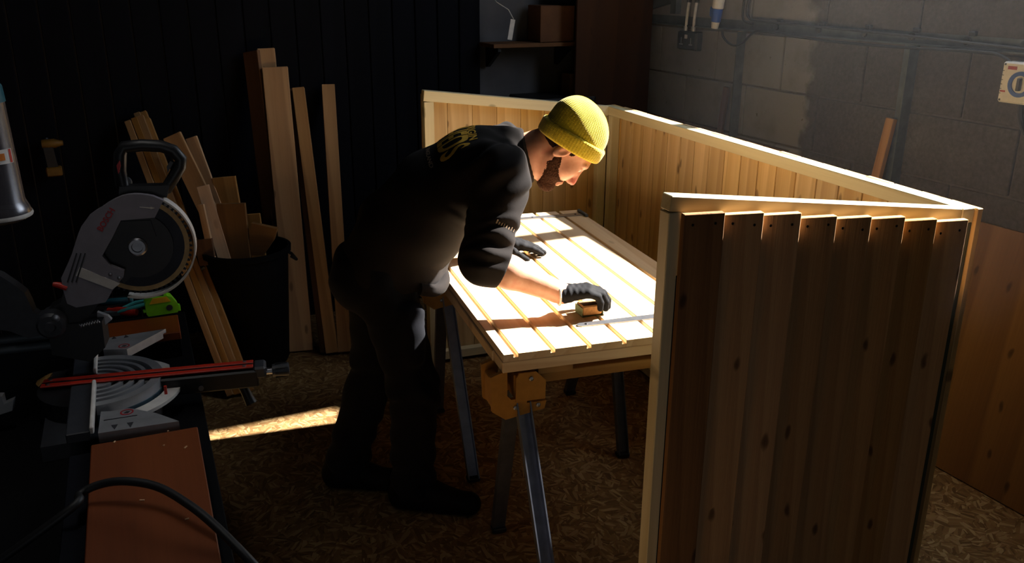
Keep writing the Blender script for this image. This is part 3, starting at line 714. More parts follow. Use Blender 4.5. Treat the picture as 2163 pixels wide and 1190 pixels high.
# saw head: pixel outlines laid in the blade plane
def hp(u, v, off=0.0): return at_plane(u, v, A_(0, off, 0), AN)
def pr(name, pts, off, t, mat, parent=saw):
    return MB().prism([hp(u, v, off) for u, v in pts], AN, t).build(name, mat, parent)
BCN = hp(292, 518); BR = 0.1135
def disc(c, r, t, off, n=40): return [c + AN * off + (AX * cos(2 * pi * k / n) + ZV * sin(2 * pi * k / n)) * r for k in range(n)]
bl = []
for k in range(60):
    t = 2 * pi * k / 60
    for dt, r in ((0, BR - 0.006), (0.012, BR), (0.045, BR - 0.001), (0.06, BR - 0.007)): bl.append(BCN + (AX * cos(t + dt) + ZV * sin(t + dt)) * r)
blade = MB().prism(bl, AN, 0.0022).build('blade', M['blade'], saw)
MB().ring_prism([BCN - AN * 0.0004 + (AX * cos(t) + ZV * sin(t)) * (BR - 0.0062) for t in [2 * pi * k / 48 for k in range(48)]], [BCN - AN * 0.0004 + (AX * cos(t) + ZV * sin(t)) * (BR - 0.0165) for t in [2 * pi * k / 48 for k in range(48)]], AN, 0.0003).build('tooth_band', M['tooth'], blade)
MB().prism(disc(BCN, 0.074, 0, -0.006), AN, 0.0055).build('blade_cover', M['black_plastic'], saw)
pr('blade_cover', [(255, 468), (318, 466), (330, 500), (300, 560), (262, 600), (236, 560), (220, 541)], -0.010, 0.005, M['black_plastic'])
MB().lathe(BCN - AN * 0.010, -AN, [(0.021, 0), (0.0205, 0.006), (0.017, 0.009), (0.012, 0.009), (0.011, 0.003), (0, 0.003)], 28).build('arbor_bolt', M['steel'], saw, True)
gd = pr('upper_guard', [(161, 507), (166, 492), (172, 478), (188, 456), (203, 445), (215, 438), (228, 429), (242, 421), (256, 415), (269, 412), (283, 410.5), (296, 411), (310, 412.5), (323, 415), (345, 424), (327, 460), (255, 466), (246, 484), (237, 503), (226, 522), (216, 541), (231, 561), (262, 573), (261, 585), (249, 600), (237, 615), (230, 628), (223, 639), (190, 645), (161, 650), (142, 642), (133, 612), (129, 588), (145, 553), (152, 536)], -0.034, 0.014, M['guard_grey'])
gp = pr('guard_stripe', [(168, 564), (212, 583), (254, 599), (237, 612), (200, 598), (160, 583)], -0.0352, 0.001, M['pale_grey'], gd)
for k in range(3):
    x = 141 + k * 9
    pr('guard_rib', [(x, 596), (x + 3, 598), (x + 22, 536), (x + 19.5, 535)], -0.0356, 0.0012, M['black_plastic'], gd)
for u, v in ((233, 579), (252, 587)):
    MB().lathe(hp(u, v, -0.034), -AN, [(0.0042, 0), (0.0042, 0.002), (0.002, 0.003), (0, 0.003)], 10).build('screw', M['steel'], gd, True)
pr('arrow_print', [(295, 437), (318, 438.5), (318, 437), (327, 440), (318, 442.5), (318, 441), (295, 438.5)], -0.0346, 0.0006, M['pale_grey'], gd)
# clear lower guard rim
arc = [radians(t) for t in range(58, -112, -5)]
outer = [BCN - AN * 0.014 + (AX * cos(t) + ZV * sin(t)) * (BR + 0.008) for t in arc]; inner = [BCN - AN * 0.014 + (AX * cos(t) + ZV * sin(t)) * (BR + 0.0045) for t in arc]
MB().prism(outer + inner[::-1], AN, 0.03).build('lower_guard', M['pale_grey'], saw)
# handle
hpts = [(258, 392), (253, 360), (254, 325), (262, 311), (300, 307), (340, 309), (366, 318), (382, 336), (380, 352), (366, 376), (352, 398), (330, 405), (300, 406), (272, 403)]
MB().tube([hp(u, v, 0.01) for u, v in hpts], 0.0135, 12, closed=True).build('handle', M['black_plastic'], saw, True)
pr('handle_root', [(252, 395), (358, 392), (352, 418), (300, 412), (250, 420)], -0.008, 0.03, M['black_plastic'])
pr('trigger', [(352, 352), (360, 340), (366, 344), (354, 366)], 0.0, 0.018, M['dark_grey'])
pr('lock_button', [(246, 350), (252, 340), (254, 352), (250, 368)], -0.012, 0.02, M['logo_red'])
MB().lathe(hp(266, 385, 0.03), -AN, [(0.013, 0), (0.013, 0.004), (0.009, 0.007), (0, 0.008)], 20).build('motor_cap', M['steel'], saw, True)
# motor and head body behind the blade
MB().lathe(BCN + AN * 0.02 + ZV * 0.03, AN, [(0.06, 0), (0.066, 0.01), (0.066, 0.13), (0.05, 0.16), (0, 0.165)], 28).build('motor', M['black_plastic'], saw, True)
pr('head_arm', [(150, 560), (235, 480), (262, 500), (240, 600), (180, 680), (105, 700), (100, 655), (128, 640)], 0.0, 0.05, M['black_plastic'])
MB().lathe(hp(118, 672, 0.02), -AN, [(0.030, 0), (0.030, 0.05), (0.024, 0.056), (0.012, 0.056), (0.010, 0.062), (0, 0.062)], 24).build('pivot_boss', M['dark_grey'], saw, True)
MB().lathe(hp(118, 672, -0.042), -AN, [(0.009, 0), (0.009, 0.004), (0.004, 0.006), (0, 0.006)], 12).build('pivot_bolt', M['steel'], saw, True)
pr('slide_bracket', [(-60, 560), (0, 583), (30, 603), (52, 620), (62, 640), (70, 660), (80, 666), (112, 660), (122, 700), (60, 715), (20, 700), (-60, 690)], -0.02, 0.03, M['dark_grey'])
for v0 in (706, 728): MB().cyl(hp(-90, v0 + 22, 0.0), hp(150, v0 - 4, 0.0), 0.010, 14).build('slide_tube', M['dull_steel'], saw, True)
pr('carriage', [(100, 690), (215, 680), (222, 735), (190, 765), (110, 750)], -0.01, 0.06, M['black_plastic'])
MB().tube([hp(112, 600, -0.03), hp(126, 603, -0.03), hp(142, 609, -0.03)], [0.0055, 0.0068, 0.0065], 12).build('release_lever', M['red'], saw, True)
sp_ = [hp(168 + 1.4 * k, 690 - 0.35 * k, -0.03) + (AX * 0 + ZV * cos(k * 1.57) + AN * sin(k * 1.57)) * 0.004 for k in range(32)]
MB().tube(sp_, 0.0012, 6).build('spring', M['steel'], saw, True)
pr('dust_chute', [(205, 660), (228, 668), (236, 676), (214, 694), (206, 690)], 0.02, 0.012, M['alu'])
# rear support with saw dust
pr('rear_foot', [(-40, 875), (-10, 838), (4, 838), (8, 855), (28, 846), (26, 868), (-10, 880)], -0.05, 0.02, M['alu'])
def heap(u, v, z, r, h):
    c = at_z(u, v, z); vs = []; n = 14
    m_ = MB(); pf = [(0, h), (r * .4, h * .8), (r * .75, h * .35), (r, 0), (0, 0)]
    m_.lathe(c, ZV, pf, n)
    m_.v = [tuple(Vector(p) + Vector((random.uniform(-1, 1), random.uniform(-1, 1), 0)) * r * 0.12 * (1 if Vector(p).z > z + 1e-4 else 1)) for p in m_.v]
    o = m_.build('sawdust', M['sawdust'], None, True)
    return tag(o, 'small heap of saw dust on the base behind the fence', 'sawdust', None, 'stuff')
heap(118, 806, 0.888, 0.045, 0.022)

def text_mesh(name, body, size, mat, M4, parent, extrude=0.0004, bold_scale=(1, 1), sub=0, post=None):
    cu = bpy.data.curves.new(name, 'FONT'); cu.body = body; cu.size = size; cu.extrude = extrude; cu.align_x = 'CENTER'; cu.align_y = 'CENTER'; cu.offset = size * 0.018
    cu.resolution_u = 4
    tmp = bpy.data.objects.new('tmp_text', cu); COL.objects.link(tmp)
    dg = bpy.context.evaluated_depsgraph_get(); dg.update()
    me = bpy.data.meshes.new_from_object(tmp.evaluated_get(dg)); COL.objects.unlink(tmp); bpy.data.objects.remove(tmp); bpy.data.curves.remove(cu)
    me.name = name; me.materials.clear(); me.materials.append(mat)
    me.transform(Matrix.Diagonal((bold_scale[0], bold_scale[1], 1, 1)))
    if sub:
        bm = bmesh.new(); bm.from_mesh(me); bmesh.ops.triangulate(bm, faces=bm.faces)
        for _ in range(sub): bmesh.ops.subdivide_edges(bm, edges=[e for e in bm.edges if e.calc_length() > 0.012], cuts=1)
        bmesh.ops.triangulate(bm, faces=bm.faces); bm.to_mesh(me); bm.free()
    if post: post(me, M4); M4 = Matrix.Identity(4)
    o = bpy.data.objects.new(name, me)
    return link(o, parent, M4)
ta, tb = hp(212, 485, -0.0345), hp(237, 444, -0.0345); tx = (tb - ta).normalized(); tz = -AN; ty = tz.cross(tx)
tc_ = (ta + tb) / 2
text_mesh('maker_lettering', 'BOSCH', 0.0175, M['logo_red'], Matrix(((tx.x, ty.x, tz.x, tc_.x), (tx.y, ty.y, tz.y, tc_.y), (tx.z, ty.z, tz.z, tc_.z), (0, 0, 0, 1))), gd)

# ------------------------------------------------------------------ strip lamp added out of view to brighten the saw bench
LC = Vector((-0.80, 1.50, 2.55))
lamp = thing('added_bench_lamp', LC, 'added slim strip lamp, out of view, brightening the saw bench', 'lamp')
MB().box(LC + ZV * 0.045, (0.16, 0.74, 0.05), (E1, E2, ZV), 0.008).build('housing', M['white'], lamp)
for sg in (-1, 1): MB().cyl(LC + E2 * sg * 0.3 + ZV * 0.06, LC + E2 * sg * 0.3 + ZV * (ROOM_H - LC.z), 0.004, 8).build('hanger', M['steel'], lamp)
ll = area_light('added_bench_fill', LC + ZV * 0.015, (0, 0, -1), 0.12, 0.66, 0.55, (1.0, 0.97, 0.93)); ll.data.spread = radians(75)
ll.rotation_euler = (0, 0, BYAW)

# ------------------------------------------------------------------ small things on the bench
tp0 = at_z(342, 662, ZB)
TX = (at_z(385, 655, ZB) - at_z(300, 668, ZB)).normalized(); TY = Vector((-TX.y, TX.x, 0))
tape = thing('tape_measure', tp0, 'lime green tape measure standing at the far end of the bench', 'tape measure')
def tq(x, z, y): return tp0 + TX * x + ZV * z + TY * y
bod = [(-0.040, 0.006), (-0.036, 0.0), (0.040, 0.0), (0.044, 0.006), (0.044, 0.022), (0.030, 0.046), (0.018, 0.052), (-0.022, 0.052), (-0.038, 0.042), (-0.041, 0.034)]
b0 = MB().prism([tq(x, z + 0.0005, -0.014) for x, z in bod], TY, 0.04).build('case', M['green'], tape)
MB().prism([tq(x, z, -0.016) for x, z in ((-0.03, 0.036), (0.026, 0.036), (0.016, 0.0515), (-0.02, 0.0515))], TY, 0.044).build('label_plate', M['yellow'], tape)
MB().prism([tq(x, z, y) for x, z, y in ((-0.016, 0.0525, -0.006), (0.010, 0.0525, -0.006), (0.010, 0.0525, 0.016), (-0.016, 0.0525, 0.016))], ZV, 0.0006).build('label_print', M['ink'], tape)
MB().lathe(tq(0.020, 0.018, -0.0145), -TY, [(0.0085, 0), (0.0085, 0.0012), (0, 0.0012)], 16).build('side_hole', M['ink'], tape)
MB().box(tq(0.047, 0.008, 0.006), (0.006, 0.02, 0.016), (TX, TY, ZV), 0.001).build('hook', M['green'], tape)
MB().box(tq(-0.043, 0.012, 0.004), (0.008, 0.016, 0.006), (TX, TY, ZV), 0.001).build('clip', M['green'], tape)
# pliers
pc = at_z(248, 668, ZB)
pl = thing('pliers', pc, 'pliers with turquoise grips lying beside the tape measure', 'pliers')
for sg in (-1, 1):
    MB().tube([pc + E1 * x + E2 * (sg * y) + ZV * z for x, y, z in ((0.0, 0.004, 0.012), (0.02, 0.012, 0.018), (0.05, 0.018, 0.026), (0.075, 0.013, 0.03))], [0.004, 0.0055, 0.006, 0.005], 8).build('grip', M['teal'], pl, True)
MB().prism([pc + E1 * x + E2 * y + ZV * 0.004 for x, y in ((0.008, -0.009), (0.008, 0.009), (-0.02, 0.008), (-0.048, 0.002), (-0.048, -0.002), (-0.02, -0.008))], ZV, 0.012).build('jaws', M['dull_steel'], pl)
def screwdriver(p, ang, mat, label):
    d = Vector((cos(ang), sin(ang), 0)); p = Vector(p) + ZV * 0.0125
    t = thing('screwdriver', p - ZV * 0.0125, label, 'screwdriver', 'screwdrivers on the far bench board')
    MB().lathe(p, d, [(0, 0), (0.010, 0.002), (0.0122, 0.02), (0.0115, 0.06), (0.008, 0.075), (0.0085, 0.085), (0.0, 0.086)], 12).build('handle', mat, t, True)
    MB().cyl(p + d * 0.084, p + d * 0.155, 0.003, 8).build('shaft', M['steel'], t, True)
screwdriver(at_z(292, 668, ZB), radians(175), M['red'], 'screwdriver with red handle lying near the tape measure')
screwdriver(at_z(283, 645, ZB), radians(190), M['teal_dark'], 'screwdriver with dark green handle behind the red handled one')
bo = thing('pencil_box', at_z(230, 672, ZB), 'small black tray behind the saw on the bench', 'tray')
c = at_z(236, 655, ZB)
MB().box(c + ZV * 0.003, (0.10, 0.07, 0.005), (E1, E2, ZV), 0.001).build('tray_base', M['black_plastic'], bo)
for e, sx in ((E1, 0.048), (E1, -0.048)): MB().box(c + e * sx + ZV * 0.014, (0.004, 0.07, 0.022), (E1, E2, ZV)).build('tray_side', M['black_plastic'], bo)
for sy in (-0.034, 0.034): MB().box(c + E2 * sy + ZV * 0.014, (0.10, 0.004, 0.022), (E1, E2, ZV)).build('tray_side', M['black_plastic'], bo)
# loose chips
for k, (u, v, z) in enumerate(((392, 946, ZB), (242, 935, ZB), (355, 912, ZB), (346, 942, ZB), (300, 1058, ZB), (395, 1098, ZB))):
    c = at_z(u, v, z); an = random.uniform(0, pi)
    ch = MB().box(c + ZV * 0.001, (random.uniform(0.004, 0.010), 0.003, 0.002), (Vector((cos(an), sin(an), 0)), Vector((-sin(an), cos(an), 0)), ZV), 0.0004).build('wood_chip', M['pale_wood'])
    tag(ch, ['tiny pale wood chip near the right edge of the red brown board', 'tiny pale wood chip at the left of the red brown board, just below the saw', 'tiny pale wood chip on the red brown board, closest to the saw wing tip', 'tiny pale wood chip in the middle of the red brown board, above the hose', 'tiny pale wood chip under the arch of the hose', 'tiny pale wood chip below the hose near the right bench edge'][k], 'wood chip', 'wood chips on the bench board')
# hose
hz = [((150, 1075), 0.985), ((168, 1046), 0.985), ((205, 1026), 0.995), ((260, 1017), 1.005), ((330, 1028), 1.005), ((395, 1064), 1.0), ((455, 1112), 0.985), ((540, 1198), 0.95), ((620, 1290), 0.86)]
kp = [at_z(u, v, z) for (u, v), z in hz]
def smooth_path(P, n=6):
    out = []
    for i in range(len(P) - 1):
        a, b, c, d = P[max(i - 1, 0)], P[i], P[i + 1], P[min(i + 2, len(P) - 1)]
        for k in range(n):
            t = k / n
            out.append(0.5 * ((2 * b) + (c - a) * t + (2 * a - 5 * b + 4 * c - d) * t * t + (3 * b - a - 3 * c + d) * t ** 3))
    return out + [P[-1]]
kp = [kp[0] - E1 * 0.15 - ZV * 0.09] + kp
tag(MB().tube(smooth_path(kp), 0.0075, 12).build('hose', M['black_rubber'], None, True), 'black rubber hose arching across the red brown bench board', 'hose')

# dust canister at the left edge
CC = at_y(2, 470, 1.9); CB = CC.copy(); cz = CC.z
can = thing('dust_canister', Vector((CC.x - 0.14, CC.y, 0)), 'clear plastic dust canister with teal cap and warning label', 'canister')
def clear_plastic():
    t = NT('clear_plastic'); tr = t.n('ShaderNodeBsdfTransparent'); tr.inputs[0].default_value = (0.45, 0.45, 0.5, 1)
    gl = t.n('ShaderNodeBsdfGlossy'); gl.inputs['Roughness'].default_value = 0.25; gl.inputs['Color'].default_value = (0.9, 0.9, 0.95, 1)
    df = t.n('ShaderNodeBsdfDiffuse'); df.inputs[0].default_value = (0.12, 0.11, 0.12, 1)
    m1 = t.n('ShaderNodeMixShader'); m1.inputs[0].default_value = 0.45; t.l(tr.outputs[0], m1.inputs[1]); t.l(df.outputs[0], m1.inputs[2])
    m2 = t.n('ShaderNodeMixShader'); lw = t.n('ShaderNodeLayerWeight'); lw.inputs[0].default_value = 0.35; t.l(lw.outputs['Facing'], m2.inputs[0])
    t.l(m1.outputs[0], m2.inputs[1]); t.l(gl.outputs[0], m2.inputs[2]); t.l(m2.outputs[0], t.t.nodes['Material Output'].inputs['Surface'])
    return t.m
M['clear'] = clear_plastic()
MB().lathe(CC, ZV, [(0, 0.0), (0.045, 0.003), (0.064, 0.012), (0.066, 0.022), (0.062, 0.035), (0.056, 0.05), (0.050, 0.26), (0.050, 0.27), (0, 0.27)], 40).build('cylinder', M['clear'], can, True)
MB().lathe(CC, ZV, [(0.0665, 0.014), (0.0680, 0.018), (0.0665, 0.023)], 40).build('rim', M['pale_grey'], can, True)
MB().lathe(CC + ZV * 0.262, ZV, [(0.046, 0), (0.052, 0.003), (0.050, 0.035), (0.040, 0.055), (0, 0.058)], 32).build('cap', M['teal_dark'], can, True)
# wrapped warning label, plain stripes and a letter mark
def wrap(z0, z1, t0, t1, r, mat, name, parent):
    ts = [t0 + (t1 - t0) * k / 10 for k in range(11)]
    f = lambda z: 0.0565 - (z - 0.05) * 0.0286
    vs = [CC + Vector((cos(t) * (f(z) + r), sin(t) * (f(z) + r), z)) for z in (z0, z1) for t in ts]
    return MB().add(vs, [(k, k + 1, 12 + k, 11 + k) for k in range(10)]).build(name, mat, parent, True)
lb = wrap(0.137, 0.168, radians(-72), radians(-4), 0.001, M['white'], 'warning_label', can)
for k, t in enumerate((-70, -46, -14)): wrap(0.138, 0.167, radians(t), radians(t + 7), 0.0016, M['red'], 'label_stripe', lb)
wrap(0.145, 0.160, radians(-38), radians(-26), 0.0020, M['orange'], 'label_mark', lb)
lt = radians(-54); lc = CC + Vector((cos(lt), sin(lt), 0)) * 0.0562 + ZV * 0.1525; lx = Vector((-sin(lt), cos(lt), 0)); lzv = Vector((cos(lt), sin(lt), 0))
text_mesh('label_letter', 'L', 0.016, M['ink'], Matrix(((lx.x, 0, lzv.x, lc.x), (lx.y, 0, lzv.y, lc.y), (0, 1, 0, lc.z), (0, 0, 0, 1))), lb)
MB().box(CC + Vector((-0.10, 0, 0.13)), (0.12, 0.03, 0.03)).build('clamp', M['black_plastic'], can)
MB().tube([Vector((CC.x - 0.17, CC.y, 0)), Vector((CC.x - 0.17, CC.y, cz + 0.5))], 0.016, 14).build('stand_pole', M['black_plastic'], can, True)
MB().box(Vector((CC.x - 0.17, CC.y, 0.008)), (0.2, 0.2, 0.016), None, 0.003).build('stand_foot', M['black_plastic'], can)

# yellow drill hanging on the back boards
DC = WB(3.255, 1.04, 0.06)
dr = thing('cordless_drill', DC, 'small yellow cordless drill hanging on the black boards', 'drill')
MB().lathe(DC + RA * 0.05 + ZV * 0.05, -RA, [(0, 0), (0.020, 0.004), (0.022, 0.02), (0.022, 0.06), (0.016, 0.075), (0.012, 0.095), (0, 0.096)], 18).build('body', M['drill_yellow'], dr, True)
MB().prism([DC + RA * x + ZV * z - RB * 0.017 for x, z in ((0.042, 0.035), (0.0, 0.035), (-0.008, -0.06), (0.036, -0.06))], RB, 0.034).build('grip', M['black_plastic'], dr)
MB().box(DC + RA * 0.012 + ZV * -0.082, (0.07, 0.05, 0.045), (RA, RB, ZV), 0.006).build('battery', M['drill_yellow'], dr)
MB().cyl(DC + RA * 0.02 + ZV * 0.05 - RB * 0.065, DC + RA * 0.02 + ZV * 0.075, 0.005, 8).build('hook', M['steel'], dr, True)

# ------------------------------------------------------------------ fittings on the right wall
rl = thing('steel_rail', WR(1.6, 1.598, 0), 'steel angle rail with cable clips along the block wall', 'rail')
MB().box(WR(1.6, 1.623, 0.006), (3.2, 0.006, 0.05), (RB, RA, ZV)).build('web', M['dull_steel'], rl)
MB().box(WR(1.6, 1.601, 0.024), (3.2, 0.036, 0.006), (RB, RA, ZV)).build('flange', M['dull_steel'], rl)
for b in (1.32, 1.60, 1.87, 2.12, 2.38, 2.62):
    MB().lathe(WR(b, 1.628, 0.008), RA, [(0.016, 0), (0.016, 0.012), (0.009, 0.016), (0, 0.016)], 12).build('clip', M['black_plastic'], rl, True)
    MB().box(WR(b + 0.02, 1.656, 0.012), (0.03, 0.02, 0.018), (RB, RA, ZV), 0.003).build('clip', M['black_plastic'], rl)
def cable(name, pts, r, label, mat=None, grp='cables on the block wall'):
    return tag(MB().tube(smooth_path([Vector(p) for p in pts]), r, 8).build(name, mat or M['black_rubber'], None, True), label, 'cable', grp)
cable('cable', [at_plane(u, v, WR(0, 0, 0.026), RA) for u, v in ((1586, -20), (1578, 20), (1582, 38), (1600, 44), (1680, 52), (1780, 62), (1900, 74), (2040, 90), (2163, 104), (2300, 122))], 0.006, 'thick grey cable running the full length of the steel rail', M['dark_grey'])
cable('cable', [at_plane(u, v, WR(0, 0, 0.05), RA) for u, v in ((1575, -20), (1569, 25), (1572, 44), (1590, 50))], 0.006, 'short black cable dropping onto the rail beside the blue plug')
cable('cable', [at_plane(u, v, WR(0, 0, 0.055), RA) for u, v in ((1525, 64), (1528, 78), (1540, 92), (1556, 96), (1572, 88), (1588, 72), (1610, 66), (1700, 80), (1800, 92), (1920, 101), (2060, 109), (2110, 116), (2140, 136))], 0.006, 'black cable looping from the blue plug to the isolator box')
for (b, wd, lab) in ((1.07, 0.05, 'dark steel upright behind the looping black cable'), (2.125, 0.07, 'grey steel upright beside the thin standing timber')):
    p = thing('steel_upright', WR(b, 0, 0), lab, 'upright', 'steel uprights on the block wall')
    MB().box(WR(b, 0.80, 0.006), (wd, 0.008, 1.59), (RB, RA, ZV)).build('flange', M['dull_steel'], p)
    MB().box(WR(b + wd / 2 - 0.003, 0.80, 0.034), (0.006, 0.048, 1.59), (RB, RA, ZV)).build('web', M['dull_steel'], p)
tag(board('packing_piece', WR(1.07, 1.50, 0.020), WR(1.07, 1.595, 0.020), RB, 0.03, 0.018, M['batten_wood'], None), 'short orange wood packer behind the cable loop', 'packer')
tag(board('timber', WR(2.03, 0.0, 0.16), WR(2.095, 1.295, 0.03), RB, 0.042, 0.025, M['batten_wood'], None), 'thin timber standing against the block wall beside the grey upright', 'timber')
tag(board('timber', WR(0.98, 0.0, 0.12), WR(1.005, 1.31, 0.028), RB, 0.035, 0.02, M['old_wood'], None), 'thin dark timber standing left of the dark steel upright', 'timber')
tag(board('plank', WR(0.25, 1.03, 0.03), WR(1.0, 1.03, 0.03), ZV, 0.10, 0.025, M['old_wood'], None), 'dark plank fixed low on the block wall left of the dark upright', 'plank')
tag(board('plank', WR(1.11, 1.01, 0.03), WR(1.50, 1.005, 0.03), ZV, 0.10, 0.025, M['old_wood'], None), 'short brown plank fixed low on the block wall right of the dark upright', 'plank')
# double socket
sk = thing('double_socket', WR(0.66, 1.47, 0), 'black double socket fixed on the limewashed blocks', 'socket')
MB().box(WR(0.655, 1.523, 0.022), (0.17, 0.044, 0.10), (RB, RA, ZV), 0.006).build('back_box', M['black_plastic'], sk)
MB().box(WR(0.655, 1.523, 0.047), (0.162, 0.008, 0.092), (RB, RA, ZV), 0.003).build('face_plate', M['black_plastic'], sk)
for b in (0.612, 0.698):
    MB().box(WR(b, 1.522, 0.0515), (0.007, 0.002, 0.036), (RB, RA, ZV)).build('pin_slot', M['alu'], sk)
    MB().box(WR(b, 1.503, 0.0515), (0.034, 0.002, 0.007), (RB, RA, ZV)).build('pin_slot', M['alu'], sk)
MB().box(WR(0.655, 1.545, 0.053), (0.022, 0.006, 0.022), (RB, RA, ZV), 0.001).build('switch', M['white'], sk)
for b in (0.632, 0.70):
    t = MB().cyl(WR(b, 1.575, 0.04), WR(b, 1.60, 0.04), 0.013, 12).build('gland', M['alu'], sk, True)
    cu = cable('conduit', [WR(b, 1.60, 0.04), WR(b + 0.006, 1.68, 0.04), WR(b + 0.01, 1.78, 0.03)], 0.008, 'pale conduit above the black double socket, ' + ('nearer the black bracket' if b < 0.65 else 'nearer the blue plug'), M['pale_grey'], 'conduits above the socket')
    MB().cyl(WR(b + 0.008, 1.725, 0.036), WR(b + 0.009, 1.75, 0.034), 0.013, 12).build('collar', M['ink'], cu, True)
# blue plug
PL = WR(0.90, 1.60, 0.055); pd = (RB * 0.13 + ZV).normalized()
pg = thing('industrial_plug', PL, 'blue and white industrial plug hanging beside the socket', 'plug')
MB().lathe(PL, pd, [(0, 0), (0.018, 0.001), (0.021, 0.03), (0.021, 0.034)], 20).build('cable_boot', M['white'], pg, True)
MB().lathe(PL + pd * 0.034, pd, [(0.021, 0), (0.026, 0.003), (0.028, 0.065), (0.026, 0.068)], 20).build('plug_body', M['blue'], pg, True)
MB().lathe(PL + pd * 0.102, pd, [(0.026, 0), (0.030, 0.004), (0.030, 0.07), (0, 0.071)], 20).build('socket_shroud', M['white'], pg, True)
MB().lathe(PL + pd * 0.085 - RB * 0.032, (RA - RB * 0.7), [(0.027, 0), (0.027, 0.012), (0.02, 0.018), (0, 0.018)], 20).build('lid', M['blue'], pg, True)
# bracket at the far left of the rail
bk = thing('shelf_bracket', WR(0.40, 1.66, 0), 'black steel angle bracket above the left end of the rail', 'bracket')
MB().box(WR(0.50, 1.75, 0.02), (0.05, 0.04, 0.18), (RB, RA, ZV)).build('upright', M['dull_steel'], bk)
MB().prism([WR(0.16, 1.655, 0.01), WR(0.16, 1.70, 0.01), WR(0.48, 1.775, 0.01), WR(0.48, 1.72, 0.01)], RA, 0.03).build('strut', M['dull_steel'], bk)
# isolator
IB0 = 2.59; iso = thing('isolator_box', WR(2.66, 1.425, 0), 'white isolator box with blue dial at the right edge', 'isolator')
MB().box(WR(IB0 + 0.08, 1.50, 0.04), (0.15, 0.08, 0.145), (RB, RA, ZV), 0.006).build('case', M['white'], iso)
cdl = WR(IB0 + 0.085, 1.497, 0.0812)
MB().ring_prism([cdl + (RB * cos(k * pi / 14) + ZV * sin(k * pi / 14)) * 0.045 for k in range(28)], [cdl + (RB * cos(k * pi / 14) + ZV * sin(k * pi / 14)) * 0.031 for k in range(28)], RA, 0.004).build('dial_ring', M['blue'], iso)
MB().box(cdl + RA * 0.006, (0.014, 0.014, 0.045), (RB, RA, ZV), 0.002).build('dial_handle', M['dark_grey'], iso)
for bb, zz in ((0.016, 1.563), (0.016, 1.437), (0.145, 1.563), (0.145, 1.437)): MB().lathe(WR(IB0 + bb, zz, 0.0805), RA, [(0.004, 0), (0.004, 0.001), (0, 0.001)], 8).build('screw', M['screw'], iso)
MB().box(WR(IB0 + 0.045, 1.552, 0.0806), (0.035, 0.0008, 0.012), (RB, RA, ZV)).build('red_print', M['logo_red'], iso)
MB().box(WR(IB0 + 0.022, 1.468, 0.0806), (0.02, 0.0008, 0.006), (RB, RA, ZV)).build('red_print', M['logo_red'], iso)
for k in range(6): MB().box(WR(IB0 + 0.012, 1.46 + 0.016 * k, 0.0806), (0.008, 0.0008, 0.002), (RB, RA, ZV)).build('tick_print', M['ink'], iso)
cable('cable', [WR(2.66, 1.43, 0.03), WR(2.665, 1.38, 0.03), WR(2.70, 1.32, 0.03), WR(2.78, 1.28, 0.03), WR(2.9, 1.27, 0.03)], 0.010, 'thick black cable leaving the bottom of the isolator box')
# plywood sheet leaning at the right
p0 = at_z(2163, 1085, 0.0); pb, _ = (p0 - K).dot(RB), 0
off = (p0 - K).dot(RA)
x0b, x1b = 2.30, 3.6
xm = (x0b + x1b) / 2
tag(board('plywood_sheet', WR(xm, 0.004, off + 0.014), WR(xm, 0.965, 0.04), RB, x1b - x0b, 0.018, M['ply'], None), 'brown plywood sheet leaning on the block wall at the far right', 'plywood')

# ------------------------------------------------------------------ dim things at the back
def backpx(u, v, off): return at_plane(u, v, K + RB * off, RB)
pa = (backpx(1215, 120, 0.30) - K).dot(RA); pb = (backpx(1372, 120, 0.30) - K).dot(RA)
tag(board('plywood_sheet', WB((pa + pb) / 2, 0.0, 0.30), WB((pa + pb) / 2, 2.3, 0.30), RA, abs(pa - pb), 0.018, M['dark_board'], None), 'tall dark brown board standing in the corner behind the long shed wall', 'board')
sf = thing('wall_shelf', WB(0.72, 1.47, 0.1), 'dark wooden shelf on the back wall above the yellow beanie', 'shelf')
board('shelf_board', WB(0.42, 1.487, 0.10), WB(1.01, 1.487, 0.10), RB, 0.20, 0.022, M['old_wood'], sf)
for a_ in (0.5, 0.95): MB().prism([WB(a_, 1.475, 0.0), WB(a_, 1.475, 0.17), WB(a_, 1.455, 0.17), WB(a_, 1.36, 0.02), WB(a_, 1.36, 0.0)], RA, 0.02).build('shelf_bracket', M['black_plastic'], sf)
bx = MB(); bx.box(WB(0.60, 1.60, 0.10), (0.22, 0.16, 0.20), (RA, RB, ZV), 0.003); o = bx.build('cardboard_box', M['cardboard']); tag(o, 'dark brown box standing on the back wall shelf', 'box')
cb = thing('tool_cabinet', WB(0.62, 0.0, 0.17), 'black tool cabinet below the shelf behind the far shed wall', 'cabinet')
MB().box(WB(0.62, 0.60, 0.17), (0.42, 0.30, 1.198), (RA, RB, ZV), 0.006).build('body', M['black_plastic'], cb)
for z in (0.25, 0.55, 0.85, 1.1):
    dr_ = MB().box(WB(0.62, z, 0.325), (0.38, 0.012, 0.2), (RA, RB, ZV), 0.003).build('drawer', M['dark_grey'], cb)
    MB().box(WB(0.62, z + 0.06, 0.336), (0.16, 0.01, 0.015), (RA, RB, ZV), 0.002).build('handle', M['steel'], dr_)
bx = MB(); bx.box(WB(0.50, 1.262, 0.20), (0.10, 0.10, 0.125), (RA, RB, ZV), 0.003); tag(bx.build('cardboard_box', M['cardboard']), 'small brown carton standing on the black tool cabinet', 'box')
tg = thing('hanging_tag', WB(0.905, 1.55, 0.2), 'white paper tag hanging on a string by the shelf', 'tag')
